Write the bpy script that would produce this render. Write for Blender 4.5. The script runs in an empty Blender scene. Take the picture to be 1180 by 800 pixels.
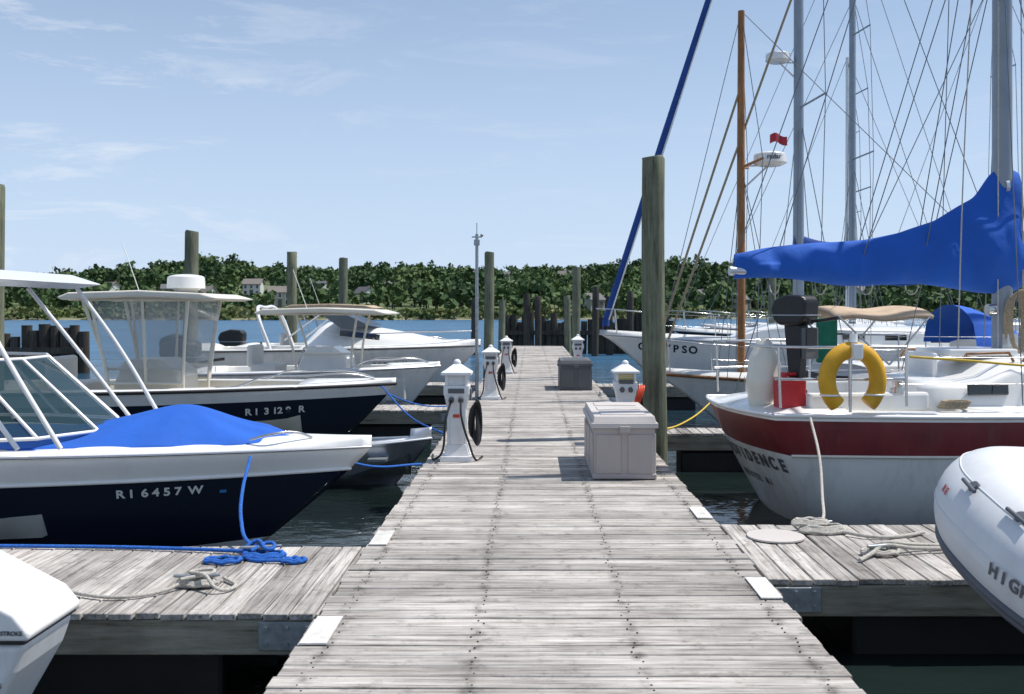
import bpy, math, random, bmesh
import numpy as np
from mathutils import Vector, Matrix
random.seed(7); np.random.seed(7)
S=bpy.context.scene
WZ=-0.5   # water level, dock deck top is z=0
R=math.radians
# ------------------------------------------------------------------ materials
def newmat(name):
    m=bpy.data.materials.new(name); m.use_nodes=True
    nt=m.node_tree; b=nt.nodes['Principled BSDF']
    return m,nt,b
def mat(name,col,rough=.5,metal=0,var=.08,vs=4,bump=0.0,bs=40,coat=0,alpha=1,dirt=0.0):
    m,nt,b=newmat(name); N=nt.nodes; Lk=nt.links
    b.inputs['Roughness'].default_value=rough; b.inputs['Metallic'].default_value=metal
    b.inputs['Coat Weight'].default_value=coat; b.inputs['Alpha'].default_value=alpha
    tc=N.new('ShaderNodeTexCoord')
    n=N.new('ShaderNodeTexNoise'); n.inputs['Scale'].default_value=vs; n.inputs['Detail'].default_value=6
    Lk.new(tc.outputs['Object'],n.inputs['Vector'])
    r=N.new('ShaderNodeValToRGB'); Lk.new(n.outputs['Fac'],r.inputs['Fac'])
    r.color_ramp.elements[0].position=.3; r.color_ramp.elements[1].position=.7
    r.color_ramp.elements[0].color=(*[c*(1-var) for c in col],1)
    r.color_ramp.elements[1].color=(*[min(1,c*(1+var)) for c in col],1)
    out=r.outputs['Color']
    if dirt>0:
        n2=N.new('ShaderNodeTexNoise'); n2.inputs['Scale'].default_value=1.7; n2.inputs['Detail'].default_value=9; n2.inputs['Roughness'].default_value=.7
        mp=N.new('ShaderNodeMapping'); mp.inputs['Scale'].default_value=(3,3,.7)
        Lk.new(tc.outputs['Object'],mp.inputs['Vector']); Lk.new(mp.outputs['Vector'],n2.inputs['Vector'])
        r2=N.new('ShaderNodeValToRGB'); r2.color_ramp.elements[0].position=.48; r2.color_ramp.elements[1].position=.72
        Lk.new(n2.outputs['Fac'],r2.inputs['Fac'])
        mu=N.new('ShaderNodeMath'); mu.operation='MULTIPLY'; mu.inputs[1].default_value=dirt; Lk.new(r2.outputs['Color'],mu.inputs[0])
        mx=N.new('ShaderNodeMix'); mx.data_type='RGBA'; Lk.new(mu.outputs[0],mx.inputs['Factor'])
        Lk.new(out,mx.inputs['A']); mx.inputs['B'].default_value=(.16,.14,.10,1); out=mx.outputs['Result']
    Lk.new(out,b.inputs['Base Color'])
    if bump>0:
        n3=N.new('ShaderNodeTexNoise'); n3.inputs['Scale'].default_value=bs; n3.inputs['Detail'].default_value=5
        Lk.new(tc.outputs['Object'],n3.inputs['Vector'])
        bp=N.new('ShaderNodeBump'); bp.inputs['Strength'].default_value=bump; bp.inputs['Distance'].default_value=.02
        Lk.new(n3.outputs['Fac'],bp.inputs['Height']); Lk.new(bp.outputs['Normal'],b.inputs['Normal'])
    return m
def wood(name,cols,along='x',isl=True,nails=False,stretch=22,bumpS=.6,rng=(.66,1.12),cracks=False):
    m,nt,b=newmat(name); N=nt.nodes; L=nt.links
    tc=N.new('ShaderNodeTexCoord'); geo=N.new('ShaderNodeNewGeometry')
    add=N.new('ShaderNodeVectorMath'); add.operation='ADD'
    cm=N.new('ShaderNodeVectorMath'); cm.operation='SCALE'; cm.inputs[0].default_value=(37,91,53)
    L.new(geo.outputs['Random Per Island'],cm.inputs['Scale'])
    L.new(tc.outputs['Object'],add.inputs[0]); L.new(cm.outputs[0],add.inputs[1])
    mp=N.new('ShaderNodeMapping')
    sc={'x':(1.2,stretch,stretch),'y':(stretch,1.2,stretch),'z':(stretch,stretch,1.0)}[along]
    mp.inputs['Scale'].default_value=sc
    L.new(add.outputs[0],mp.inputs['Vector'])
    n=N.new('ShaderNodeTexNoise'); n.inputs['Scale'].default_value=1.6; n.inputs['Detail'].default_value=10; n.inputs['Roughness'].default_value=.72
    L.new(mp.outputs[0],n.inputs['Vector'])
    r=N.new('ShaderNodeValToRGB'); e=r.color_ramp.elements
    e[0].position=.3; e[0].color=(*cols[0],1); e[1].position=.68; e[1].color=(*cols[2],1)
    k=e.new(.45); k.color=(*cols[1],1)
    L.new(n.outputs['Fac'],r.inputs['Fac'])
    mr=N.new('ShaderNodeMapRange'); mr.inputs['To Min'].default_value=rng[0]; mr.inputs['To Max'].default_value=rng[1]
    L.new(geo.outputs['Random Per Island'],mr.inputs['Value'])
    nb=N.new('ShaderNodeTexNoise'); nb.inputs['Scale'].default_value=1.3; nb.inputs['Detail'].default_value=7; nb.inputs['Roughness'].default_value=.65
    L.new(tc.outputs['Object'],nb.inputs['Vector'])
    mr2=N.new('ShaderNodeMapRange'); mr2.inputs['From Min'].default_value=.3; mr2.inputs['From Max'].default_value=.68; mr2.inputs['To Min'].default_value=.64; mr2.inputs['To Max'].default_value=1.14
    L.new(nb.outputs['Fac'],mr2.inputs['Value'])
    mm=N.new('ShaderNodeMath'); mm.operation='MULTIPLY'; L.new(mr.outputs[0],mm.inputs[0]); L.new(mr2.outputs[0],mm.inputs[1])
    last=mm.outputs[0]
    def mulby(node_out):
        z=N.new('ShaderNodeMath'); z.operation='MULTIPLY'; L.new(last,z.inputs[0]); L.new(node_out,z.inputs[1]); return z.outputs[0]
    if cracks:
        mp2=N.new('ShaderNodeMapping'); mp2.inputs['Scale'].default_value={'x':(.9,55,55),'y':(55,.9,55),'z':(55,55,.9)}[along]
        L.new(add.outputs[0],mp2.inputs['Vector']); nc=N.new('ShaderNodeTexNoise'); nc.inputs['Scale'].default_value=1.5; nc.inputs['Detail'].default_value=5
        L.new(mp2.outputs[0],nc.inputs['Vector']); q=N.new('ShaderNodeMapRange'); q.inputs['From Min'].default_value=.33; q.inputs['From Max'].default_value=.42; q.inputs['To Min'].default_value=.42; q.inputs['To Max'].default_value=1
        L.new(nc.outputs['Fac'],q.inputs['Value']); last=mulby(q.outputs[0])
        ns=N.new('ShaderNodeTexNoise'); ns.inputs['Scale'].default_value=7; ns.inputs['Detail'].default_value=8; ns.inputs['Roughness'].default_value=.75
        L.new(tc.outputs['Object'],ns.inputs['Vector']); q=N.new('ShaderNodeMapRange'); q.inputs['From Min'].default_value=.34; q.inputs['From Max'].default_value=.46; q.inputs['To Min'].default_value=.6; q.inputs['To Max'].default_value=1
        L.new(ns.outputs['Fac'],q.inputs['Value']); last=mulby(q.outputs[0])
    if nails:
        sx=N.new('ShaderNodeSeparateXYZ'); L.new(tc.outputs['Object'],sx.inputs[0])
        nn=N.new('ShaderNodeTexNoise'); nn.inputs['Scale'].default_value=9; nn.inputs['Detail'].default_value=4; L.new(tc.outputs['Object'],nn.inputs['Vector'])
        for xp in (-.98,-.27,.5,1.27):
            a=N.new('ShaderNodeMath'); a.operation='SUBTRACT'; L.new(sx.outputs['X'],a.inputs[0]); a.inputs[1].default_value=xp
            ab=N.new('ShaderNodeMath'); ab.operation='ABSOLUTE'; L.new(a.outputs[0],ab.inputs[0])
            q=N.new('ShaderNodeMapRange'); q.inputs['From Min'].default_value=0; q.inputs['From Max'].default_value=.05; q.inputs['To Min'].default_value=.55; q.inputs['To Max'].default_value=0
            L.new(ab.outputs[0],q.inputs['Value'])
            w=N.new('ShaderNodeMapRange'); w.inputs['From Min'].default_value=.45; w.inputs['From Max'].default_value=.62
            L.new(nn.outputs['Fac'],w.inputs['Value'])
            p=N.new('ShaderNodeMath'); p.operation='MULTIPLY'; L.new(q.outputs[0],p.inputs[0]); L.new(w.outputs[0],p.inputs[1])
            o=N.new('ShaderNodeMath'); o.operation='SUBTRACT'; o.inputs[0].default_value=1; L.new(p.outputs[0],o.inputs[1]); last=mulby(o.outputs[0])
    vm=N.new('ShaderNodeVectorMath'); vm.operation='SCALE'; L.new(r.outputs['Color'],vm.inputs[0]); L.new(last,vm.inputs['Scale'])
    L.new(vm.outputs[0],b.inputs['Base Color']); b.inputs['Roughness'].default_value=.88
    b.inputs['Specular IOR Level'].default_value=.2
    bp=N.new('ShaderNodeBump'); bp.inputs['Strength'].default_value=bumpS; bp.inputs['Distance'].default_value=.006
    L.new(n.outputs['Fac'],bp.inputs['Height']); L.new(bp.outputs[0],b.inputs['Normal'])
    return m
G3=((.155,.13,.115),(.41,.38,.35),(.64,.615,.58))
M={}
M['plank']=wood('weathered_planks_x',G3,'x',nails=True,cracks=True,bumpS=.9)
M['plank_y']=wood('weathered_planks_y',G3,'y',cracks=True,bumpS=.9)
BM=((.10,.09,.065),(.24,.22,.17),(.36,.34,.28))
M['beam']=wood('treated_beam',BM,'x',stretch=14)
M['beam_y']=wood('treated_beam_y',BM,'y',stretch=14)
M['pile']=wood('pile_wood',((.06,.065,.04),(.155,.17,.115),(.27,.28,.21)),'z',stretch=16,bumpS=1)
M['darkpile']=wood('dark_pile_wood',((.02,.018,.015),(.07,.062,.05),(.13,.115,.095)),'z',stretch=12,bumpS=1)
M['varnish']=wood('varnished_wood',((.20,.09,.035),(.34,.16,.065),(.46,.24,.11)),'z',stretch=10,bumpS=.1)
M['varnish'].node_tree.nodes['Principled BSDF'].inputs['Roughness'].default_value=.35
M['galv']=mat('galvanised_steel',(.33,.36,.38),.45,.7,.2,25)
M['white']=mat('gelcoat_white',(.80,.80,.78),.22,0,.03,2,coat=.3,dirt=.08)
M['cream']=mat('gelcoat_cream',(.74,.70,.60),.3,0,.04,2,dirt=.08)
M['navy']=mat('gelcoat_navy',(.010,.014,.032),.2,0,.1,1,coat=.1)
M['maroon']=mat('gelcoat_maroon',(.155,.014,.020),.42,0,.25,3,coat=.05,dirt=.22)
M['hullwhite']=mat('hull_white',(.76,.76,.74),.25,0,.05,2,coat=.2,dirt=.28)
M['offwhite']=mat('pedestal_plastic',(.75,.76,.76),.45,0,.04,8,dirt=.22)
M['deckgrey']=mat('nonskid_deck',(.55,.56,.55),.7,0,.06,5,bump=.2,bs=150)
M['blue']=mat('blue_canvas',(.008,.10,.48),.82,0,.08,2.5,bump=.35,bs=9)
M['blue_d']=mat('blue_canvas_dark',(.012,.06,.26),.8,0,.12,3,bump=.3,bs=14)
M['rope_w']=mat('rope_white',(.58,.55,.49),.9,0,.2,60,bump=.8,bs=180)
M['rope_b']=mat('rope_blue',(.02,.15,.58),.8,0,.3,60,bump=.8,bs=180)
M['rope_t']=mat('rope_tan',(.34,.27,.18),.9,0,.3,60)
M['yellow']=mat('buoy_yellow',(.68,.36,.015),.65,0,.12,6,dirt=.2)
M['yrope']=mat('rope_yellow',(.6,.42,.04),.7,0,.1,20)
M['black']=mat('black_plastic',(.006,.006,.007),.4,0,.3,8)
M['rubber']=mat('black_rubber',(.02,.02,.022),.7,0,.3,8)
M['beige']=mat('resin_beige',(.55,.51,.48),.55,0,.05,3,bump=.08,bs=120,dirt=.08)
M['taupe']=mat('resin_taupe',(.42,.37,.345),.55,0,.05,3,bump=.08,bs=120,dirt=.08)
M['dgrey']=mat('resin_grey',(.10,.105,.11),.55,0,.1,3)
M['red']=mat('red_plastic',(.48,.02,.03),.4,0,.1,8)
M['alu']=mat('anodised_alu',(.55,.57,.6),.35,.8,.08,10)
M['mastgrey']=mat('mast_painted',(.27,.31,.36),.4,.3,.1,3)
M['steel']=mat('stainless',(.6,.6,.6),.22,1,.05,10)
M['wire']=mat('rigging_wire',(.16,.17,.18),.4,.5,.1,10)
M['rib']=mat('hypalon_grey',(.62,.64,.66),.5,0,.04,5,bump=.05,bs=200,dirt=.16)
M['ribhull']=mat('rib_hull_grey',(.34,.36,.39),.4,0,.06,5,dirt=.2)
M['ribdark']=mat('hypalon_dark',(.09,.10,.12),.6,0,.1,8)
M['tan']=mat('tan_canvas',(.48,.36,.25),.85,0,.1,8,bump=.3,bs=20)
M['green']=mat('green_canvas',(.01,.16,.09),.8,0,.2,8)
M['amber']=mat('amber_lens',(.70,.55,.16),.3,0,.1,8)
M['paint']=mat('white_paint_worn',(.64,.63,.60),.7,0,.15,18,dirt=.4)
M['dglass']=mat('dark_glass',(.012,.018,.022),.05,0,.1,3,coat=.5)
M['float']=mat('black_float',(.016,.016,.017),.6,0,.3,3)
M['seat']=mat('vinyl_white',(.62,.61,.58),.5,0,.05,5)
M['ltblue']=mat('sticker_blue',(.05,.25,.6),.4)
M['orange']=mat('orange_red',(.6,.06,.02),.5)
def glass(name,col,a):
    m,nt,b=newmat(name); b.inputs['Base Color'].default_value=(*col,1); b.inputs['Roughness'].default_value=.04; b.inputs['Alpha'].default_value=a
    return m
M['glass']=glass('tinted_glass',(.02,.05,.06),.72)
M['vinyl']=glass('clear_vinyl',(.40,.46,.50),.42)
# ------------------------------------------------------------------ builders
def empty(name,loc=(0,0,0),rz=0):
    o=bpy.data.objects.new(name,None); S.collection.objects.link(o); o.location=loc; o.rotation_euler=(0,0,rz); o.empty_display_size=.2
    return o
class MB:
    def __init__(s): s.v=[];s.f=[];s.m=[];s.sm=[]
    def add(s,vs,fs,mi=0,sm=False):
        k=len(s.v); s.v+= [tuple(a) for a in vs]
        for i,f in enumerate(fs):
            s.f.append([a+k for a in f]); s.m.append(mi[i] if isinstance(mi,list) else mi); s.sm.append(sm)
    def box(s,c,d,mi=0,rot=None,taper=1):
        vs=[]
        for z in (-.5,.5):
            t=taper if z>0 else 1
            for x,y in ((-.5,-.5),(.5,-.5),(.5,.5),(-.5,.5)): vs.append(Vector((x*d[0]*t,y*d[1]*t,z*d[2])))
        if rot: 
            Rm=Matrix.Rotation(rot[2],3,'Z')@Matrix.Rotation(rot[1],3,'Y')@Matrix.Rotation(rot[0],3,'X'); vs=[Rm@a for a in vs]
        vs=[a+Vector(c) for a in vs]
        s.add(vs,[(3,2,1,0),(4,5,6,7),(0,1,5,4),(1,2,6,5),(2,3,7,6),(3,0,4,7)],mi)
    def cyl(s,p1,p2,r1,r2=None,mi=0,n=16,caps=True):
        r2=r1 if r2 is None else r2
        p1=Vector(p1);p2=Vector(p2);d=(p2-p1).normalized()
        a=d.orthogonal().normalized(); b=d.cross(a)
        ring=lambda p,r:[p+(a*math.cos(2*math.pi*i/n)+b*math.sin(2*math.pi*i/n))*r for i in range(n)]
        A=ring(p1,r1);B=ring(p2,r2)
        s.add(A+B,[(i,(i+1)%n,n+(i+1)%n,n+i) for i in range(n)],mi,True)
        if caps:
            s.add(A,[tuple(range(n))[::-1]],mi); s.add(B,[tuple(range(n))],mi)
    def sph(s,c,r,mi=0,nu=18,nv=10):
        g=[[(c[0]+r[0]*math.cos(u)*math.sin(w),c[1]+r[1]*math.sin(u)*math.sin(w),c[2]+r[2]*math.cos(w)) for u in [2*math.pi*i/nu for i in range(nu+1)]] for w in [math.pi*j/nv for j in range(nv+1)]]
        s.grid(g,mi)
    def grid(s,g,mi=0,sm=True):
        nr=len(g);nc=len(g[0]); vs=[p for r in g for p in r]; fs=[];ms=[]
        for i in range(nr-1):
            for j in range(nc-1):
                fs.append((i*nc+j,i*nc+j+1,(i+1)*nc+j+1,(i+1)*nc+j)); ms.append(mi(i,j) if callable(mi) else mi)
        s.add(vs,fs,ms,sm)
    def prism(s,prof,y0,y1,mi=0):
        n=len(prof); vs=[(x,y0,z) for x,z in prof]+[(x,y1,z) for x,z in prof]
        s.add(vs,[tuple(range(n)),tuple(range(n,2*n))[::-1]]+[(i,(i+1)%n,n+(i+1)%n,n+i) for i in range(n)],mi)
    def build(s,name,parent,mats,bevel=0,seg=2,loc=None,weld=False,rz=0):
        me=bpy.data.meshes.new(name); me.from_pydata(s.v,[],s.f)
        for m in mats: me.materials.append(m)
        me.polygons.foreach_set('material_index',s.m); me.polygons.foreach_set('use_smooth',s.sm)
        bm=bmesh.new(); bm.from_mesh(me)
        if weld: bmesh.ops.remove_doubles(bm,verts=bm.verts,dist=1e-4)
        bmesh.ops.recalc_face_normals(bm,faces=bm.faces); bm.to_mesh(me); bm.free()
        o=bpy.data.objects.new(name,me); S.collection.objects.link(o)
        if parent: o.parent=parent
        if loc: o.location=loc
        o.rotation_euler=(0,0,rz)
        if bevel:
            b=o.modifiers.new('bevel','BEVEL'); b.width=bevel; b.segments=seg; b.limit_method='ANGLE'; b.angle_limit=R(35); b.harden_normals=False
        return o
def tube(name,paths,r,m,parent=None,smooth=True,res=3):
    cu=bpy.data.curves.new(name,'CURVE'); cu.dimensions='3D'; cu.bevel_depth=r; cu.bevel_resolution=res; cu.use_fill_caps=True
    if not isinstance(paths[0][0],(list,tuple,Vector)): paths=[paths]
    for p in paths:
        if smooth and len(p)>2:
            sp=cu.splines.new('BEZIER'); sp.bezier_points.add(len(p)-1)
            for b,q in zip(sp.bezier_points,p): b.co=q; b.handle_left_type=b.handle_right_type='AUTO'
            sp.resolution_u=8
        else:
            sp=cu.splines.new('POLY'); sp.points.add(len(p)-1)
            for b,q in zip(sp.points,p): b.co=(*q,1)
    cu.materials.append(m)
    o=bpy.data.objects.new(name,cu); S.collection.objects.link(o)
    if parent: o.parent=parent
    return o
def text(name,s,size,mw,m,parent,ext=.001,bold=.03):
    cu=bpy.data.curves.new(name,'FONT'); cu.body=s; cu.size=size; cu.extrude=ext; cu.align_x='CENTER'; cu.offset=size*bold
    cu.materials.append(m); o=bpy.data.objects.new(name,cu); S.collection.objects.link(o)
    if parent: o.parent=parent
    o.matrix_local=mw; return o
def frame(p,tx,up):
    tx=Vector(tx).normalized(); n=tx.cross(Vector(up)).normalized(); up=n.cross(tx)
    return Matrix(((tx.x,up.x,n.x,p[0]),(tx.y,up.y,n.y,p[1]),(tx.z,up.z,n.z,p[2]),(0,0,0,1)))
# ------------------------------------------------------------------ hulls
class Hull:
    def __init__(s,L,B,fs,fb,draft,rf,kind='power',tr=0,kt=3,kb=1.7,stern=.9,sag=0,crown=0):
        s.__dict__.update(locals())
    def x01(s,v): return s.tr*v, s.L*(1-s.rf*v**(1.1 if s.kind=='power' else .8))
    def pt(s,t,v,side):
        x0,x1=s.x01(v); x=x0+(x1-x0)*t
        k=s.kt+(s.kb-s.kt)*min(1,v*1.2)
        g=(s.stern+(1-s.stern)*math.sin(math.pi/2*min(t/.42,1)))*(1-t**k)
        if s.kind=='power':
            f=1-.16*(v/.66) if v<.66 else .84*(1-(v-.66)/.34)
        else: f=max(0,1-v**2.6)**.62
        z0=s.fs+(s.fb-s.fs)*t**1.5-s.sag*math.sin(math.pi*t)
        kz=-s.draft*(1-.7*t**3)
        return Vector((x,side*s.B/2*g*f,z0+(kz-z0)*v))
    def trans(s,v,a):
        p=s.pt(0,v,1); return Vector((p.x-s.crown*(1-a*a)*(1-.5*v),p.y*a,p.z))
    def build(s,parent,bands,mats,open_t=None,floor=.3,deck=0,inner=None,camber=.1,name='hull'):
        vs=sorted(set([0]+[b[0] for b in bands]+[i/14 for i in range(15)])); vs=[v for v in vs if v<=1]
        ts=[1-(1-i/30)**1.3 for i in range(31)]
        mb=MB()
        def mi(i,j):
            vm=(vs[i]+vs[i+1])/2
            for e,m in bands:
                if vm<e: return m
            return bands[-1][1]
        for sd in (-1,1): mb.grid([[s.pt(t,v,sd) for t in ts] for v in vs],mi)
        mb.grid([[s.trans(v,a) for a in [-1+j/6 for j in range(13)]] for v in vs],mi,sm=s.crown>0)
        rows=[]
        if inner is None: inner=deck
        tt=[]
        for t in ts:
            tt.append((t,open_t is not None and open_t[0]<t<open_t[1]))
        full=[]
        for i,(t,o) in enumerate(tt):
            if i>0 and tt[i-1][1]!=o:
                full.append((t-.0005,tt[i-1][1]))
            full.append((t,o))
        for t,o in full:
            e=s.pt(t,0,1); b=e.y; z=e.z; x=e.x
            if o:
                w=min(.2,b*.3)
                half=[(b,z),(b-.02,z+.035),(b-w,z+.04),(b-w-.01,z+.02),(b-w-.03,floor),(0,floor)]
            elif t==0:
                half=[(b,z),(b*.95,z),(b*.82,z),(b*.6,z),(b*.3,z),(0,z)]
            else:
                half=[(b,z),(b-min(.03,b*.2),z+.03),(b*.82,z+.035+camber*.25),(b*.6,z+.035+camber*.6),(b*.3,z+.035+camber*.9),(0,z+.035+camber)]
            cr=lambda yy: (s.crown*(1-(yy/max(b,.01))**2) if t==0 else 0)
            rows.append([(x-cr(yy),-yy,zz) for yy,zz in half]+[(x-cr(yy),yy,zz) for yy,zz in half[::-1][1:]])
        mb.grid(rows,lambda i,j:(inner if (full[i][1] and 3<=j<=6) else deck))
        ob=mb.build(name,parent,mats,weld=True)
        rail=[[s.pt(t,0,sd)+Vector((0,sd*.012,0)) for t in ts] for sd in (-1,1)]
        return ob,rail
    def letters(s,string,xs,v,size,side,m,parent,gap=.68,name='registration_letter'):
        d=1 if side<0 else -1; x=xs
        for ch in string:
            if ch!=' ':
                x0,x1=s.x01(v); t=(x-x0)/(x1-x0); e=.01
                p=s.pt(t,v,side); tx=(s.pt(t+e,v,side)-s.pt(t-e,v,side))*d; up=s.pt(t,v-e,side)-s.pt(t,v+e,side)
                fr=frame(p,tx,up); n=Vector((fr[0][2],fr[1][2],fr[2][2]))
                fr.translation=p+n*.006; text(name,ch,size,fr,m,parent)
            x+=d*size*(gap*.6 if ch in ' 1I' else gap)
# ------------------------------------------------------------------ water + terrain
def water():
    m,nt,b=newmat('sea_water'); N=nt.nodes; L=nt.links
    b.inputs['Roughness'].default_value=.06; b.inputs['IOR'].default_value=1.33
    tc=N.new('ShaderNodeTexCoord')
    sx=N.new('ShaderNodeSeparateXYZ'); L.new(tc.outputs['Object'],sx.inputs[0])
    def rng(a,c,p,q):
        mr=N.new('ShaderNodeMapRange'); mr.inputs['From Min'].default_value=a; mr.inputs['From Max'].default_value=c; mr.inputs['To Min'].default_value=p; mr.inputs['To Max'].default_value=q
        L.new(sx.outputs['Y'],mr.inputs['Value']); return mr.outputs[0]
    mx=N.new('ShaderNodeMix'); mx.data_type='RGBA'; mx.inputs['A'].default_value=(.010,.018,.017,1); mx.inputs['B'].default_value=(.04,.115,.205,1)  # far blue put into the base colour in place of reflected sky
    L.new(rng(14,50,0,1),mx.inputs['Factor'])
    n1=N.new('ShaderNodeTexNoise'); n1.inputs['Scale'].default_value=1.1; n1.inputs['Detail'].default_value=4; n1.inputs['Distortion'].default_value=.6
    n2=N.new('ShaderNodeTexNoise'); n2.inputs['Scale'].default_value=5.0; n2.inputs['Detail'].default_value=3
    mp=N.new('ShaderNodeMapping'); mp.inputs['Scale'].default_value=(.7,1.3,1)
    L.new(tc.outputs['Object'],mp.inputs[0]); L.new(mp.outputs[0],n1.inputs['Vector']); L.new(mp.outputs[0],n2.inputs['Vector'])
    nw=N.new('ShaderNodeTexNoise'); nw.inputs['Scale'].default_value=.5; nw.inputs['Detail'].default_value=8; nw.inputs['Roughness'].default_value=.7
    mpw=N.new('ShaderNodeMapping'); mpw.inputs['Scale'].default_value=(.35,1.0,1); L.new(tc.outputs['Object'],mpw.inputs[0]); L.new(mpw.outputs[0],nw.inputs['Vector'])
    mw=N.new('ShaderNodeMapRange'); mw.inputs['From Min'].default_value=.35; mw.inputs['From Max'].default_value=.65; mw.inputs['To Min'].default_value=.6; mw.inputs['To Max'].default_value=1.45; L.new(nw.outputs['Fac'],mw.inputs['Value'])
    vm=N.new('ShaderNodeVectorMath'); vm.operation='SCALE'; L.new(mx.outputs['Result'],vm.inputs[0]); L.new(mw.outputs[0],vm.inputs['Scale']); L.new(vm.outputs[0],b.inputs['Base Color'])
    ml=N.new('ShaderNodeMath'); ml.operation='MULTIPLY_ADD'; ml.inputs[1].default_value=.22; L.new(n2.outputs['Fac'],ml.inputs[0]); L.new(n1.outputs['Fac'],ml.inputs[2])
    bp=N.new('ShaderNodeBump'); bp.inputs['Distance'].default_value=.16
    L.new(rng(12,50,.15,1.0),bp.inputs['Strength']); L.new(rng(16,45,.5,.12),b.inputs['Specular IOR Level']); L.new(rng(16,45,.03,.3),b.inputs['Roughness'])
    L.new(ml.outputs[0],bp.inputs['Height']); L.new(bp.outputs[0],b.inputs['Normal'])
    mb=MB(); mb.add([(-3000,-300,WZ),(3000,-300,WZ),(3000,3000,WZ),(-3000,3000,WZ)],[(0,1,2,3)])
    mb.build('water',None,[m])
water()
sst=lambda a:(lambda t:t*t*(3-2*t))(min(1,max(0,a)))
def shore(x): return 200+9*math.sin(x*.016+1)+5*math.sin(x*.045)+ (0 if x<0 else min(40,x*.2))
def th(x,y):
    s=shore(x); d=y-s
    h=-1.4+1.3*sst((d+5)/10)+1.6*sst((d-6)/30)+14*sst((d-20)/330)+5*sst((d-300)/700)
    h+=2.4*math.sin(x*.012+2)*sst((d-60)/150)+ 1.3*math.sin(x*.035+y*.015)*sst((d-40)/100)+3.0*sst((x-5)/90)*sst((d-60)/160)
    return h
def terrain():
    m,nt,b=newmat('shore_ground'); N=nt.nodes; L=nt.links
    tc=N.new('ShaderNodeTexCoord'); n=N.new('ShaderNodeTexNoise'); n.inputs['Scale'].default_value=.08; n.inputs['Detail'].default_value=8
    L.new(tc.outputs['Object'],n.inputs['Vector'])
    r=N.new('ShaderNodeValToRGB'); r.color_ramp.elements[0].position=.35; r.color_ramp.elements[1].position=.7
    r.color_ramp.elements[0].color=(.05,.085,.025,1); r.color_ramp.elements[1].color=(.15,.18,.07,1); L.new(n.outputs['Fac'],r.inputs['Fac'])
    sx=N.new('ShaderNodeSeparateXYZ'); L.new(tc.outputs['Object'],sx.inputs[0])
    mr=N.new('ShaderNodeMapRange'); mr.inputs['From Min'].default_value=-.45; mr.inputs['From Max'].default_value=.0; L.new(sx.outputs['Z'],mr.inputs['Value'])
    mx=N.new('ShaderNodeMix'); mx.data_type='RGBA'; L.new(mr.outputs[0],mx.inputs['Factor']); mx.inputs['A'].default_value=(.24,.22,.14,1); L.new(r.outputs['Color'],mx.inputs['B'])
    L.new(mx.outputs['Result'],b.inputs['Base Color']); b.inputs['Roughness'].default_value=.95
    xs=list(range(-1500,-450,100))+list(range(-450,451,9))+list(range(500,1501,100))
    ys=[180+i*2.5 for i in range(34)]+[268+i*14 for i in range(28)]+[680+i*100 for i in range(20)]
    mb=MB(); mb.grid([[(x,y,th(x,y)) for x in xs] for y in ys]); mb.build('hill_terrain',None,[m])
terrain()
def foliage(name,trees,lpt,lsz,cols):
    P=[];U=[];V=[];T=[]
    tk=MB()
    for (x,y,z,h,r) in trees:
        nl=random.randint(4,7); lob=[]
        for i in range(nl):
            a=random.random()*6.28; q=random.uniform(.1,.62)*r
            lob.append((x+q*math.cos(a),y+q*math.sin(a),z+h*random.uniform(.42,.82),r*random.uniform(.35,.6),h*random.uniform(.14,.24)))
        lob.append((x,y,z+h*.55,r*.75,h*.33))
        n=max(20,int(lpt*(r/3.5)**2)); L=np.array(lob)[np.random.randint(0,len(lob),n)]
        d=np.random.normal(size=(n,3)); d/=np.linalg.norm(d,axis=1)[:,None]; rr=np.random.uniform(.6,1.08,(n,1))
        p=L[:,:3]+d*rr*np.stack([L[:,3],L[:,3],L[:,4]],1)
        u=np.random.normal(size=(n,3)); u/=np.linalg.norm(u,axis=1)[:,None]
        w=np.cross(u,d+np.random.normal(size=(n,3))*.5); w/=np.linalg.norm(w,axis=1)[:,None]
        sz=lsz*np.random.uniform(.6,1.4,(n,1)); P.append(p);U.append(u*sz);V.append(w*sz*.8)
        T.append(np.full(n,random.random())*.8+np.random.rand(n)*.2)
        tk.cyl((x,y,z-.3),(x,y,z+h*.55),.04*h,.02*h,1,6,False)
    P=np.concatenate(P);U=np.concatenate(U);V=np.concatenate(V);T=np.concatenate(T); n=len(P)
    co=np.stack([P-U-V,P+U-V*.6,P+U*.8+V,P-U*.7+V*.9],1).reshape(-1,3)
    kv=len(tk.v); me=bpy.data.meshes.new(name)
    nf=n+len(tk.f); me.vertices.add(4*n+kv); me.vertices.foreach_set('co',np.concatenate([co,np.array(tk.v)]).ravel())
    idx=np.concatenate([np.arange(4*n),np.array(tk.f).ravel()+4*n]); me.loops.add(len(idx)); me.loops.foreach_set('vertex_index',idx.astype(np.int32))
    me.polygons.add(nf); me.polygons.foreach_set('loop_start',np.arange(nf,dtype=np.int32)*4)
    me.materials.append(leafmat(name+'_leaves',cols)); me.materials.append(M['darkpile'])
    me.polygons.foreach_set('material_index',np.concatenate([np.zeros(n),np.ones(len(tk.f))]).astype(np.int32))
    at=me.attributes.new('tint','FLOAT','FACE'); at.data.foreach_set('value',np.concatenate([T,np.zeros(len(tk.f))]).astype(np.float32))
    me.update(calc_edges=True); me.validate()
    o=bpy.data.objects.new(name,me); S.collection.objects.link(o); return o
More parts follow.
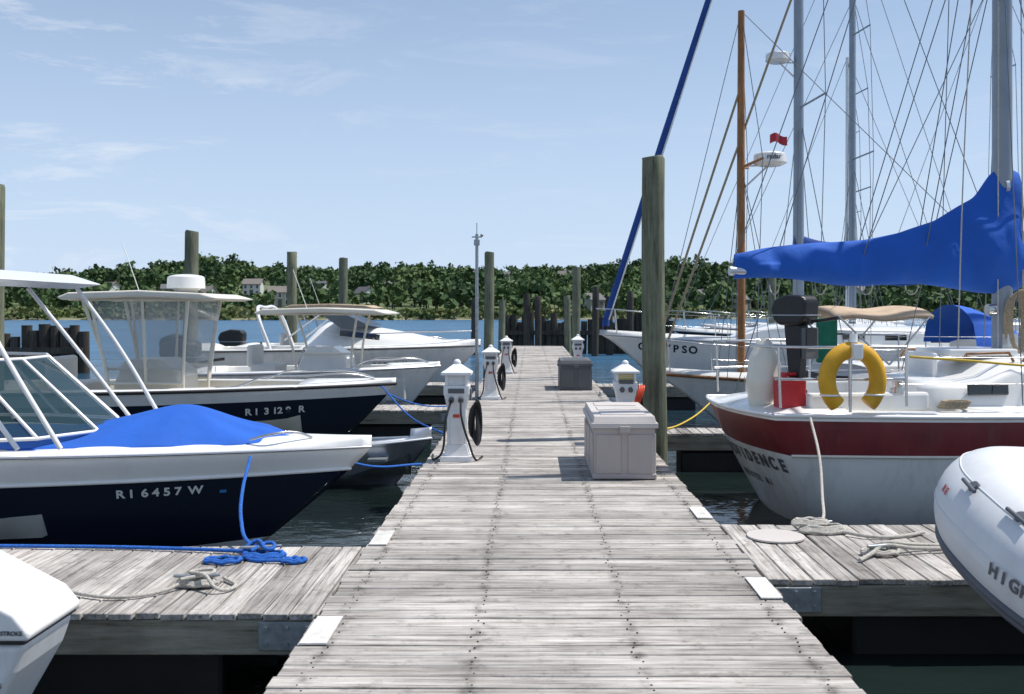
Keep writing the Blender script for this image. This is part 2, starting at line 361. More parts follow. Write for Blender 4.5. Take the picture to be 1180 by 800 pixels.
def leafmat(name,cols):
    m,nt,b=newmat(name); N=nt.nodes; L=nt.links
    a=N.new('ShaderNodeAttribute'); a.attribute_name='tint'
    r=N.new('ShaderNodeValToRGB'); r.color_ramp.elements[0].color=(*cols[0],1); r.color_ramp.elements[1].color=(*cols[2],1); k=r.color_ramp.elements.new(.5); k.color=(*cols[1],1)
    L.new(a.outputs['Fac'],r.inputs['Fac']); L.new(r.outputs['Color'],b.inputs['Base Color']); b.inputs['Roughness'].default_value=.8
    b.inputs['Specular IOR Level'].default_value=.2
    return m
HOUSES=[]
for i in range(80):
    y=random.uniform(225,330) if i%3==0 else random.uniform(300,480); x=random.uniform(-.55,.55)*y
    if i<36: x=random.uniform(-.50,-.12)*y
    elif i<60: x=random.uniform(-.02,.22)*y
    if y<shore(x)+16: y=shore(x)+18
    if all(abs(x/y-a/b)>.022 and abs(x-a)+abs(y-b)>14 for a,b in HOUSES): HOUSES.append((x,y))
def near_house(x,y):
    for a,b in HOUSES:
        if b-42<y<b+4 and abs(x/y-a/b)*b<3.3: return True
    return False
tr=[]
for i in range(5000):
    y=shore(0)+12+ (random.random()**1.1)*440; x=random.uniform(-.72,.72)*y
    if y<shore(x)+10 or near_house(x,y): continue
    if math.sin(x*.06+y*.03)*math.sin(y*.05+x*.02+1)>.62: continue
    k=1+.3*math.sin(x*.045+2)*math.sin(x*.017+y*.01)
    h=random.uniform(4.0,8.4)*k*(.72 if y<270 else 1)*(1.25 if random.random()<.10 else 1); tr.append((x,y,th(x,y)-.2,h,h*random.uniform(.40,.62)))
foliage('distant_trees',tr,58,.66,((.034,.064,.028),(.064,.112,.042),(.115,.165,.062)))  # leaf greens lightened to paint in distance haze
sh=[]
for i in range(1000):
    x=random.uniform(-170,170); y=shore(x)+random.uniform(.5,16); h=random.uniform(.8,2.4); sh.append((x,y,th(x,y)-.1,h,h*random.uniform(.8,1.3)))
foliage('shoreline_shrubs',sh,110,.36,((.06,.09,.03),(.11,.145,.045),(.20,.20,.09)))
wallm=[mat('clapboard_'+str(i),c,.7,0,.05,1) for i,c in enumerate([(.58,.58,.56),(.30,.30,.29),(.40,.37,.31),(.22,.24,.25),(.62,.61,.58)])]
roofm=[mat('shingles_'+str(i),c,.85,0,.15,3) for i,c in enumerate([(.13,.13,.14),(.17,.155,.14),(.09,.09,.1)])]
for (x,y) in HOUSES:
    z=th(x,y); e=empty('clapboard_house',(x,y,z),random.uniform(-.9,.9)); w=random.uniform(4,6.6);d=random.uniform(3.8,5);h=random.choice([2.6,2.7,3.9])
    a=MB(); a.box((0,0,h/2-.5),(w,d,h+1)); rz=d*random.uniform(.28,.45)
    a.add([(-w/2,-d/2,h),(-w/2,d/2,h),(-w/2,0,h+rz)],[(0,1,2)]);a.add([(w/2,-d/2,h),(w/2,d/2,h),(w/2,0,h+rz)],[(0,1,2)])
    a.build('walls',e,[random.choice(wallm)])
    a=MB(); ov=.35
    for sg in (-1,1):
        a.add([(-w/2-ov,sg*(d/2+ov),h-.2),(w/2+ov,sg*(d/2+ov),h-.2),(w/2+ov,0,h+rz+.08),(-w/2-ov,0,h+rz+.08),(-w/2-ov,sg*(d/2+ov),h),(w/2+ov,sg*(d/2+ov),h),(w/2+ov,0,h+rz+.28),(-w/2-ov,0,h+rz+.28)],[(0,1,2,3),(4,5,6,7),(0,1,5,4),(1,2,6,5),(3,0,4,7)])
    a.build('roof',e,[random.choice(roofm)])
    a=MB(); nw=max(2,int(w/1.6))
    for fl in range(2 if h>3.5 else 1):
        for k in range(nw):
            xx=-w/2+(k+.5)*w/nw
            if fl==0 and k==nw//2: continue
            a.box((xx,-d/2-.03,1.3+fl*1.8),(.8,.1,1.05)); a.box((xx,-d/2-.02,1.3+fl*1.8),(1.05,.06,1.3),1)
    a.build('windows',e,[M['dglass'],M['white']])
    a=MB(); a.box((-w/2+(nw//2+.5)*w/nw,-d/2-.03,1.05),(1,.1,2.1)); a.build('door',e,[M['dgrey']])
    a=MB(); a.box((w*.25,.6,h+rz*.9),(.6,.6,1.5)); a.build('chimney',e,[roofm[1]])
# ------------------------------------------------------------------ main dock
DX0,DX1=-1.116,1.40
dock=empty('wooden_dock')
mb=MB(); y=-1.0; random.seed(3)
while y<44:
    w=.137; j=random.uniform(-.014,.014)
    mb.box(((DX0+DX1)/2+j,y+w/2,-.02+random.uniform(-.003,.003)),(DX1-DX0,w-random.uniform(.007,.017),.04),0,(random.uniform(-.014,.014),random.uniform(-.0008,.0008),random.uniform(-.0024,.0024)))
    y+=w
mb.build('deck_planks',dock,[M['plank']],bevel=.004,seg=1)
mb=MB(); y=-1.0
while y<16:
    for xp in (-.98,-.27,.5,1.27):
        for dy in (.035,.1):
            if random.random()<.1: continue
            px=xp+random.uniform(-.03,.03); yy=y+dy+random.uniform(-.012,.012); mb.cyl((px,yy,0),(px,yy,.004),.005,None,0,6)
    y+=.137
mb.build('nail_heads',dock,[M['rubber']])
mb=MB()
for xx in (DX0+.025,DX1-.025): mb.box((xx,21.5,-.145),(.05,45,.2))
for xx in (-.3,.5): mb.box((xx,21.5,-.15),(.05,45,.2))
mb.build('side_stringers',dock,[M['beam_y']],bevel=.004,seg=1)
mb=MB(); y=0
while y<43:
    mb.box((.14,y+.8,-.45),(2.1,1.5,.36)); y+=2.2
mb.build('floats',dock,[M['float']],bevel=.03)
mb=MB()
for (a,b,c,d) in ((-1.105,4.95,.13,.42),(-1.10,6.95,.12,.42),(1.27,5.7,.12,.42),(1.27,7.8,.12,.4)):
    mb.box((a+c/2,b,.0085),(c,d,.008))
mb.build('edge_plates',dock,[M['paint']])
def finger(x0,x1,y0,y1,pil=None):
    f=empty('finger_dock'); mb=MB(); x=min(x0,x1); xe=max(x0,x1)
    while x<xe-.01:
        w=min(.137,xe-x); mb.box((x+w/2,(y0+y1)/2+random.uniform(-.01,.01),-.022+random.uniform(-.003,.003)),(w-random.uniform(.006,.013),y1-y0,.036),0,(0,random.uniform(-.01,.01),random.uniform(-.003,.003)))
        x+=.137
    mb.build('deck_planks',f,[M['plank_y']],bevel=.004,seg=1)
    mb=MB(); L=xe-min(x0,x1); cx=(x0+x1)/2
    mb.box((cx,y0+.03,-.135),(L-.01,.05,.185)); mb.box((cx,y1-.03,-.135),(L-.01,.05,.185)); mb.box((cx,(y0+y1)/2,-.14),(L-.01,.05,.17))
    mb.build('side_beams',f,[M['beam']],bevel=.005,seg=1)
    mb=MB(); sgn=1 if x1>x0 else -1
    for k in range(int(L/2.4)+1): mb.box((x0+sgn*(1.3+k*2.4),(y0+y1)/2,-.43),(1.5,(y1-y0)*.8,.34))
    mb.build('floats',f,[M['float']],bevel=.03)
    mb=MB(); mb.box((x0+sgn*.17,y0-.001,-.125),(.3,.012,.15)); mb.box((x0+sgn*.02,(y0+y1)/2,-.11),(.01,.3,.14))
    for k in (.06,.17,.28):
        for zz in (-.08,-.165): mb.cyl((x0+sgn*k,y0-.005,zz),(x0+sgn*k,y0-.022,zz),.012,None,0,8)
    mb.build('corner_bracket',f,[M['galv']],bevel=.003,seg=1)
    return f
finger(DX0-.005,-9.5,5.26,6.75); finger(DX1+.005,12,5.92,7.43)
finger(DX0-.005,-8,15.9,16.8); finger(DX1+.005,12,20.8,21.6); finger(DX0-.005,-8,21.2,22.0); finger(DX1+.005,13,12.9,13.5)
def cleat(x,y,rz=0,z=0,name='dock_cleat'):
    e=empty(name,(x,y,z),rz); mb=MB(); mb.box((0,0,.008),(.16,.06,.014)); mb.cyl((-.04,0,.01),(-.04,0,.055),.014,None,0,8); mb.cyl((.04,0,.01),(.04,0,.055),.014,None,0,8)
    mb.cyl((-.13,0,.066),(0,0,.058),.009,.016,0,8); mb.cyl((.13,0,.066),(0,0,.058),.009,.016,0,8); mb.build('cleat_body',e,[M['galv']]); return e
cleat(-1.93,5.75,.1); cleat(-1.75,6.45,.2); cleat(2.05,7.2,.1); cleat(2.3,6.5,.4)
def pile(x,y,top,r=.15,m='pile',name='dock_piling'):
    mb=MB(); n=20; rows=[]; zs=[-2.2,-1,WZ,0]+[top*k/8 for k in range(1,9)]
    ph=random.random()*6
    for z in zs:
        k=1-.05*(z/3.5); rows.append([(x+.02*math.sin(z*.7+ph)+r*k*(1+.03*math.sin(3*a+ph+z))*math.cos(a),y+r*k*(1+.03*math.sin(2*a+ph))*math.sin(a),z) for a in [2*math.pi*i/n for i in range(n+1)]])
    tp=[(x+.02*math.sin(zs[-1]*.7+ph)+(px-x)*.93,y+(py-y)*.93,top+.03+.02*math.cos(ph+px*9)) for px,py,_ in rows[-1]]; rows.append(tp); mb.grid(rows)
    mb.add(tp[:-1],[tuple(range(n))])
    return mb.build(name,None,[M[m]])
for a in ((1.56,12.55,3.5),(-7.5,13.9,3.3),(-7.34,21.5,3.27),(-6.95,29,3.27),(-6.15,32.5,3.25),(-1.28,30,3.3),(1.57,34.8,3.05),(1.6,44,2.2),(-1.3,44,2.0),(12.5,24,3.2),(9.2,38,2.9)): pile(*a)
def screen(pts,top,r=.14,waler=True):
    e=empty('timber_wave_screen'); mb=MB()
    for (x,y) in pts:
        t=top+random.uniform(-.3,.2)
        if random.random()<.12: t+=random.uniform(.2,.6)
        mb.cyl((x+random.uniform(-.06,.06),y,-2),(x+random.uniform(-.05,.05),y,t),r*random.uniform(.85,1.25),None,0,10)
    mb.build('timber_posts',e,[M['darkpile']])
    if waler:
        a,b=pts[0],pts[-1]; mb=MB(); c=((a[0]+b[0])/2,(a[1]+b[1])/2-.2,top-.75); L=math.hypot(a[0]-b[0],a[1]-b[1]); mb.box(c,(L,.12,.2),0,(0,0,math.atan2(b[1]-a[1],b[0]-a[0]))); mb.build('waler',e,[M['darkpile']])
screen([(-26+i*.33,33) for i in range(35)],1.0,.16)
screen([(-1.4+i*.28,47.5) for i in range(30)],1.25,.15); 
for a in ((-2.6,46,2.1),(-.2,46,2.3),(.3,46,2.2),(2.9,45,2.6),(3.6,46,2.2),(4.6,46,2.4)): pile(*a,.16,'darkpile')
# ------------------------------------------------------------------ storage boxes
def storage(x0,y0,W,L,H,m1,m2,name):
    e=empty(name,(x0+W/2,y0+L/2,0)); mb=MB(); hb=H-.12
    mb.box((0,0,hb/2+.005),(W-.02,L-.02,hb),0,None,1.0)
    for k in (-1,1):
        mb.box((k*(W*.25),-L/2+.008,hb*.5),(W*.40,.02,hb*.78)); 
        for q in range(3): mb.box((k*(W/2-.008),-L/2+L*(q+.5)/3,hb*.5),(.02,L*.27,hb*.78))
    mb.box((0,0,.03),(W+.005,L+.005,.05))
    mb.build('box_body',e,[m1],bevel=.012)
    mb=MB(); mb.box((0,0,hb+.03),(W+.03,L+.03,.05)); mb.box((0,0,hb+.085),(W-.005,L-.005,.06),0,None,.96)
    for q in (-.3,0,.3): mb.box((0,L*q,hb+.118),(W*.72,L*.2,.012))
    mb.build('lid',e,[m2],bevel=.014,seg=3)
    mb=MB(); mb.box((0,-L/2-.02,hb-.005),(.1,.03,.06)); mb.box((-W/2-.02,0,hb-.005),(.03,.12,.05)); mb.build('latch',e,[m1],bevel=.006)
storage(.58,9.36,.6,1.5,.6,M['taupe'],M['beige'],'deck_storage_box'); storage(.57,19.7,.64,1.3,.6,M['dgrey'],M['dgrey'],'deck_storage_box')
# ------------------------------------------------------------------ pedestals
def pedestal(x,y,h=1.08,lens='offwhite',hoses=True,mir=1):
    e=empty('power_pedestal',(x,y,0)); k=h/1.08
    mb=MB(); mb.box((0,0,.03),(.34,.34,.06)); mb.box((0,0,.12),(.27,.27,.12),0,None,.78); mb.box((0,0,.36),(.2,.2,.48)); mb.box((0,0,.64),(.2,.2,.16),0,None,1.32); mb.box((0,0,.75),(.27,.27,.1))
    mb.box((0,-.102,.36),(.14,.012,.36))
    ob=mb.build('pedestal_body',e,[M['offwhite']],bevel=.008); ob.scale=(1,1,k)
    mb=MB(); mb.box((0,0,.855),(.2,.2,.11))
    ob=mb.build('lamp_lens',e,[M[lens]],bevel=.006); ob.scale=(1,1,k)
    mb=MB()
    for sx in (-1,1):
        for sy in (-1,1): mb.box((sx*.105,sy*.105,.855),(.03,.03,.11))
    for q in range(3): mb.box((0,0,.825+.03*q),(.23,.23,.008))
    mb.box((0,0,.925),(.32,.32,.03)); mb.box((0,0,.98),(.31,.31,.085),0,None,.25); mb.sph((0,0,1.035),(.04,.04,.04))
    ob=mb.build('pedestal_cap',e,[M['offwhite']],bevel=.006); ob.scale=(1,1,k)
    mb=MB(); mb.box((0,-.140,.745),(.17,.015,.05)); 
    for sx in (-.05,.05): mb.cyl((sx,-.13,.655),(sx,-.165,.645),.03,None,0,12)
    mb.box((.145,0,.7),(.02,.12,.12)); ob=mb.build('breaker_and_outlets',e,[M['dgrey']],bevel=.004)
    mb=MB(); mb.box((0,-.112,.48),(.07,.008,.035)); mb.build('label_plate',e,[M['orange']])
    if hoses:
        ps=[]
        for q in range(5):
            r=.13+.015*q; ps.append([(mir*(.17+.012*q)+.04*math.sin(a),-.02+.03*math.cos(a*2+q),.40-r*1.25*math.cos(a)) for a in [i*6.28/14 for i in range(15)]])
        ps.append([(.05,-.16,.65),(.06,-.24,.5),(.14,-.2,.2),(.2,-.1,.02),(.26*mir,.15,.015)])
        ps.append([(-.05,-.16,.65),(-.1,-.26,.45),(-.14,-.22,.12),(-.24,-.05,.015),(-.29,.3,.012)])
        tube('hose_and_cord',ps,.012,M['rubber'],e)
pedestal(-.787,10.6); pedestal(1.13,11.95,1.0,'amber',False); pedestal(-.72,17.8,.98); pedestal(-.62,25,.95); pedestal(1.15,24.5,1.0,'offwhite',False)
e=empty('hose_hanger',(1.3,12.15,0)); ps=[]
for q in range(4): ps.append([(.02*q-.03+.05*math.sin(a),.10*math.cos(a)*(1-.03*q),.52+.15*math.sin(a)) for a in [i*6.28/16 for i in range(17)]])
tube('red_hose',ps,.012,M['orange'],e); mb=MB(); mb.cyl((-.06,0,.6),(.06,0,.6),.03,None,0,12); mb.box((0,0,.3),(.04,.04,.6)); mb.build('hanger_post',e,[M['galv']])
e=empty('antenna_pole',(-.97,17.8,0)); mb=MB(); mb.cyl((0,0,0),(0,0,2.95),.032,.028); mb.box((0,0,.02),(.16,.16,.03)); mb.cyl((-.09,0,2.9),(.09,0,2.9),.012); mb.cyl((0,0,2.95),(0,0,3.15),.008)
mb.box((.0,0,2.8),(.1,.08,.1)); mb.sph((.09,0,2.93),(.03,.03,.03)); mb.build('pole',e,[M['galv']])
# ------------------------------------------------------------------ outboard motor
def outboard(parent,x,y,z,m,s=1,rz=0):
    e=bpy.data.objects.new('outboard_motor',None); S.collection.objects.link(e); e.parent=parent; e.location=(x,y,z); e.scale=(s,s,s); e.rotation_euler=(0,0,rz)
    mb=MB(); mb.prism([(.12,.62),(.05,.7),(-.25,.72),(-.5,.64),(-.56,.5),(-.5,.32),(-.4,.24),(.0,.24),(.1,.34)],-.19,.19); mb.build('cowling',e,[m],bevel=.075,seg=4)
    mb=MB(); mb.box((-.19,0,.40),(.66,.386,.018)); mb.build('cowling_stripe',e,[M['galv']],bevel=.003)
    mb=MB(); mb.prism([(-.02,.24),(-.36,.24),(-.3,-.3),(-.27,-.62),(-.08,-.62),(-.05,-.3)],-.08,.08); mb.box((-.2,0,-.6),(.42,.24,.015))
    mb.prism([(-.1,-.6),(-.26,-.6),(-.3,-.95),(-.15,-.95)],-.03,.03); mb.cyl((.0,0,-.78),(-.4,0,-.78),.03,.05,0,12)
    for a in range(3):
        q=a*2.094; mb.box((-.42,.09*math.cos(q),-.78+.09*math.sin(q)),(.02,.13,.09),0,(q,.0,.4))
    mb.box((.05,0,.05),(.12,.26,.3)); mb.cyl((.1,0,.3),(.55,.05,.36),.025,.03,0,10); mb.build('midsection_and_lower_unit',e,[m],bevel=.015)
    return e
# ------------------------------------------------------------------ boat A  navy bowrider
A=empty('bowrider_motorboat',(-7.85,8.3,WZ))
hA=Hull(6.52,2.4,1.03,.96,.35,.19,kt=2.9,kb=1.6)
ob,rail=hA.build(A,[(.17,0),(.70,1),(.74,0),(1,0)],[M['white'],M['navy'],M['seat']],open_t=(.08,.60),floor=.35,inner=2,camber=.06)
tube('rub_rail',[[hA.pt(i/30,.17,sd)+Vector((0,sd*.008,0)) for i in range(31)] for sd in (-1,1)],.016,M['white'],A,res=2)
tube('rub_rail_insert',rail,.010,M['steel'],A,res=2)
hA.letters('RI 6457 W',4.66,.28,.105,-1,M['white'],A,.74)
hA.letters('-',5.38,.305,.17,-1,M['ltblue'],A)
rows=[]
xs=[3.4+i*(5.95-3.4)/44 for i in range(45)]
for i,x in enumerate(xs):
    t=x/6.52; b=hA.pt(t,0,1).y; u=i/44
    w=b*(.84 if u<.8 else .84*(1-((u-.8)/.2)**2*.5)); zb=hA.pt(t,0,1).z+.045
    hh=.08+.20*math.exp(-((x-4.95)/.55)**2); hh*= (1 if u<.88 else (1-(u-.88)/.12*.8))
    row=[]
    for j in range(41):
        s_=-1+2*j/40; ang=math.atan2(s_*1.1,(x-4.95)+.001); rd=math.hypot(s_*1.1,x-4.95)
        zz=zb+hh*(1-abs(s_)**1.25)+.013*math.sin(ang*11)*min(1,rd)*(1-.3*abs(s_))+.006*math.sin(x*9+s_*4)
        row.append((x,w*s_,zz))
    rows.append([(x,-w-.012,zb-.03)]+row+[(x,w+.012,zb-.03)])
mb=MB(); mb.grid(rows); mb.build('bow_cover',A,[M['blue']])
base=[(2.6,-1.02),(3.45,-.98),(4.1,-.74),(4.35,-.25),(4.35,.25),(4.1,.74),(3.45,.98),(2.6,1.02)]
top=[(2.4,-.92),(3.0,-.86),(3.5,-.64),(3.72,-.22),(3.72,.22),(3.5,.64),(3.0,.86),(2.4,.92)]
B3=[(x,y,1.12) for x,y in base]; T3=[(x,y,1.70) for x,y in top]; T3[0]=(2.4,-.92,1.5); T3[-1]=(2.4,.92,1.5)
mb=MB(); mb.grid([B3,T3],0,False); mb.build('windshield_glass',A,[M['glass']])
tube('windshield_frame',[B3,T3]+[[a,b] for a,b in zip(B3,T3)],.015,M['white'],A,smooth=False)
mb=MB(); mb.prism([(1.9,2.32),(3.2,2.45),(3.6,2.42),(3.88,2.33),(3.6,2.29),(3.1,2.33),(1.9,2.22)],-.95,.95); mb.build('tower_top',A,[M['white']],bevel=.03,seg=3)
tube('tower_frame',[[(3.65,s*.9,2.30),(4.0,s*1.0,1.75),(4.4,s*1.0,1.08)] for s in (-1,1)]+[[(3.2,s*.9,2.30),(3.65,s*1.0,1.68),(4.1,s*1.03,1.08)] for s in (-1,1)]+[[(2.2,s*.9,2.26),(2.6,s*1.0,1.7),(3.0,s*1.05,1.08)] for s in (-1,1)],.019,M['white'],A)
mb=MB()
for s in (-.5,.5):
    mb.box((2.6,s,.7),(.5,.5,.55)); mb.box((2.35,s,1.15),(.12,.5,.55),0,(0,-.15,0))
mb.build('seats',A,[M['seat']],bevel=.05,seg=3)
tube('bow_cleat_rail',[(5.6,-.35,1.06),(5.75,-.33,1.1),(5.95,-.2,1.1),(6.05,-.12,1.05)],.01,M['steel'],A)
outboard(A,-.02,0,.75,M['white'],1.1)
# ------------------------------------------------------------------ console boats
def console_boat(name,loc,L,Bm,fs,fb,hm,bands,top_x,top_l,top_z,cm,canvas,dome=False,enclose=True,num=None,engine='black',rf=.19):
    E=empty(name,loc); h=Hull(L,Bm,fs,fb,.35,rf,kt=2.7,kb=1.5)
    ob,rail=h.build(E,bands,[M['white'],hm,cm],open_t=(.07,.78),floor=.4,inner=2,camber=.05)
    tube('rub_rail',rail,.022,M['rubber'] if hm is M['navy'] else M['alu'],E,res=2)
    cx=top_x
    mb=MB(); mb.prism([(cx-.55,.4),(cx+.45,.4),(cx+.38,1.25),(cx+.12,1.42),(cx-.35,1.42),(cx-.5,1.1)],-.42,.42); mb.build('console',E,[cm],bevel=.05,seg=3)
    mb=MB(); mb.box((cx-1.15,0,.75),(.5,.8,.7)); mb.box((cx-1.4,0,1.25),(.12,.8,.4)); mb.box((cx+1.1,0,.62),(.7,.7,.42)); mb.build('seats',E,[M['seat']],bevel=.05,seg=3)
    x0=cx-top_l/2; x1=cx+top_l/2
    mb=MB(); mb.prism([(x0,top_z-.03),(x0+.15,top_z+.03),(cx,top_z+.06),(x1-.25,top_z+.02),(x1,top_z-.05),(x1-.1,top_z-.07),(cx,top_z-.03),(x0+.05,top_z-.07)],-.85,.85); mb.build('hard_top',E,[canvas],bevel=.025,seg=3)
    fr=[]
    for s in (-1,1):
        fr+=[[(cx+.5,s*.5,.45),(cx+.5,s*.55,1.3),(cx+.62,s*.7,top_z-.05)],[(cx-.5,s*.5,.45),(cx-.55,s*.55,1.3),(cx-.8,s*.7,top_z-.05)],[(cx-.55,s*.55,1.3),(cx+.5,s*.55,1.3)],[(x0+.1,s*.7,top_z-.06),(x1-.1,s*.7,top_z-.06)]]
    tube('top_frame',fr,.022,M['alu'] if canvas is M['tan'] else M['cream'],E)
    if enclose:
        mb=MB()
        for s in (-1,1):
            mb.grid([[(cx-.5,s*.56,1.1),(cx-.02,s*.565,1.1)],[(cx-.7,s*.68,top_z-.08),(cx-.02,s*.69,top_z-.08)]],0,False)
            mb.grid([[(cx+.04,s*.565,1.1),(cx+.5,s*.56,1.1)],[(cx+.04,s*.69,top_z-.08),(cx+.6,s*.68,top_z-.08)]],0,False)
        mb.grid([[(cx+.52,-.54,1.2),(cx+.52,.54,1.2)],[(cx+.63,-.67,top_z-.08),(cx+.63,.67,top_z-.08)]],0,False)
        mb.build('clear_vinyl_enclosure',E,[M['vinyl']])
        ed=[]
        for s in (-1,1):
            ed+=[[(cx-.5,s*.565,1.1),(cx+.5,s*.565,1.1)],[(cx,s*.565,1.1),(cx,s*.69,top_z-.08)],[(cx-.5,s*.565,1.1),(cx-.7,s*.69,top_z-.06)],[(cx+.5,s*.565,1.1),(cx+.6,s*.69,top_z-.06)]]
        tube('enclosure_trim',ed,.02,M['cream'],E,smooth=False)
    tube('steering_wheel',[(cx-.52+.05*math.sin(a),.0+.19*math.cos(a),1.2+.19*math.sin(a)) for a in [i*6.283/16 for i in range(17)]],.014,M['steel'],E)
    if dome:
        mb=MB(); mb.cyl((cx+.35,0,top_z+.03),(cx+.35,0,top_z+.1),.12,.2,0,24); mb.cyl((cx+.35,0,top_z+.1),(cx+.35,0,top_z+.25),.26,.25,0,28); mb.sph((cx+.35,0,top_z+.25),(.25,.25,.05)); mb.build('radar_dome',E,[M['white']],bevel=.01)
    br=[]
    for s in (-1,1): br.append([tuple(h.pt(t,0,s)+Vector((0,-s*.08,.04+ (.12 if .66<t<.97 else 0)))) for t in (.62,.66,.72,.8,.9,.97)])
    tube('bow_rail',br,.012,M['steel'],E)
    tube('antennas',[[(cx-.6,.8,top_z),(cx-.9,.85,top_z+.8)]],.006,M['white'],E,smooth=False)
    if engine: outboard(E,-.02,0,.8,M[engine],1.05)
    if num: h.letters(num[0],num[1],num[2],num[3],-1,num[4],E,.74)
    return E,h
console_boat('center_console_boat',(-7.9,14.0,WZ),6.0,2.5,1.0,1.06,M['navy'],[(.13,0),(1,1)],2.7,2.15,2.30,M['cream'],M['cream'],True,True,('RI 3129 R',4.1,.27,.14,M['white']))
console_boat('center_console_boat',(-6.3,18.6,WZ),4.6,2.3,.95,1.05,M['hullwhite'],[(1,1)],2.55,2.4,2.08,M['white'],M['cream'],False,False,('RI 218 A',2.9,.3,.14,M['dgrey']),rf=.2)
console_boat('center_console_boat',(-8.0,27.5,WZ),6.0,2.4,1.1,1.2,M['hullwhite'],[(1,1)],2.6,2.4,2.2,M['white'],M['tan'],False,False)
# boat D cuddy cruiser
D=empty('cuddy_cabin_cruiser',(-8.2,23.6,WZ)); hD=Hull(7.0,2.6,1.15,1.25,.35,.2,kt=2.7,kb=1.5)
ob,rail=hD.build(D,[(1,0)],[M['hullwhite'],M['seat']],open_t=(.05,.42),floor=.4,inner=1,camber=.12); tube('rub_rail',rail,.022,M['dgrey'],D,res=2)
rows=[]
for i in range(21):
    u=i/20; x=2.9+u*3.6; t=x/7; b=hD.pt(t,0,1).y*.8; zt=hD.pt(t,0,1).z
    hh=.62*math.sin(min(1,u/.18)*1.57)*(1-u**1.5)+.03
    rows.append([(x,b*s_,zt+.03+hh*(1-abs(s_)**3)) for s_ in [-1+j/8 for j in range(17)]])
mb=MB(); mb.grid(rows); mb.build('cuddy_cabin_top',D,[M['white']])
mb=MB(); mb.grid([[(3.9,-.98,1.66),(4.5,-.6,1.72),(4.7,0,1.74),(4.5,.6,1.72),(3.9,.98,1.66)],[(3.4,-.85,2.0),(3.7,-.5,2.08),(3.8,0,2.1),(3.7,.5,2.08),(3.4,.85,2.0)]],0,False)
for s in (-1,1): mb.box((4.3,s*.93,1.52),(.9,.02,.13),0,(0,.12,-s*.12))
mb.build('windshield',D,[M['dglass']])
tube('windshield_frame',[[(3.4,-.85,2.0),(3.7,-.5,2.08),(3.8,0,2.1),(3.7,.5,2.08),(3.4,.85,2.0)],[(3.4,-.85,2.0),(2.6,-1.0,1.4)],[(3.4,.85,2.0),(2.6,1.0,1.4)]],.02,M['white'],D)
tube('bow_rail',[[tuple(hD.pt(t,0,s)+Vector((0,-s*.1,.35))) for t in (.5,.6,.7,.8,.9,.97)] for s in (-1,1)],.014,M['steel'],D)
hD.letters('RI 5310 U',4.6,.28,.14,-1,M['dgrey'],D,.74); outboard(D,-.02,0,.8,M['black'],1)
tube('radar_arch',[(2.3,-1.1,1.2),(2.0,-1.0,2.0),(1.9,0,2.15),(2.0,1.0,2.0),(2.3,1.1,1.2)],.04,M['white'],D)
# small skiff
E=empty('aluminium_skiff',(-3.75,12.0,WZ)); hs=Hull(2.55,1.0,.42,.55,.12,.18,kt=2.2,kb=1.6); ob,rail=hs.build(E,[(1,0)],[M['alu'],M['galv']],open_t=(.04,.9),floor=.12,inner=1); tube('gunwale',rail,.02,M['alu'],E)
mb=MB(); 
for x in (.5,1.3,1.95): mb.box((x,0,.34),(.22,.8,.03))
mb.build('thwarts',E,[M['galv']])
# near skiff with white outboard
E=empty('white_skiff',(-2.72,3.8,WZ),math.pi); hk=Hull(4.4,1.7,.75,.9,.2,.15); hk.build(E,[(1,0)],[M['white'],M['seat']],open_t=(.05,.85),floor=.25,inner=1)
om=empty('outboard_engine',(-2.37,3.8,0)); 
mb=MB(); prof=[(-.34,.58),(-.2,.69),(.10,.68),(.24,.635),(.5,.50),(.56,.43),(.555,.40),(-.36,.40)]
mb.prism(prof,-.21,.21); mb.build('cowling_top',om,[M['white']],bevel=.03,seg=4)
mb=MB(); mb.prism([(-.355,.392),(.54,.392),(.50,.28),(.34,.0),(.24,-.14),(.2,-.24),(-.2,-.24),(-.33,.0)],-.2,.2); mb.build('cowling_lower',om,[M['offwhite']],bevel=.03,seg=4)
mb=MB(); mb.box((.1,0,.396),(.88,.41,.014)); mb.build('cowling_gasket',om,[M['rubber']])
mb=MB(); mb.prism([(-.2,-.22),(.2,-.22),(.14,-.6),(.1,-.95),(-.1,-.95),(-.12,-.6)],-.08,.08); mb.box((.05,0,-.95),(.5,.26,.02)); mb.prism([(-.05,-.95),(.1,-.95),(.12,-1.3),(.0,-1.3)],-.03,.03); mb.cyl((-.2,0,-1.12),(.2,0,-1.12),.04,.06)
for a in range(3):
    q=a*2.094; mb.box((.23,.1*math.cos(q),-1.12+.1*math.sin(q)),(.02,.14,.1),0,(q,0,.4))
mb.box((-.3,0,-.15),(.16,.3,.45)); mb.build('midsection_and_lower_unit',om,[M['dgrey']],bevel=.01)
text('cowl_letters','4 STROKE',.022,frame((.488,-.2125,.425),(1,0,-.0),(0,0,1)),M['dgrey'],om)
mb=MB(); mb.cyl((.40,-.2,.18),(.40,-.225,.18),.022); mb.box((.43,-.205,.24),(.05,.02,.02)); mb.build('latch',om,[M['steel']],bevel=.003)
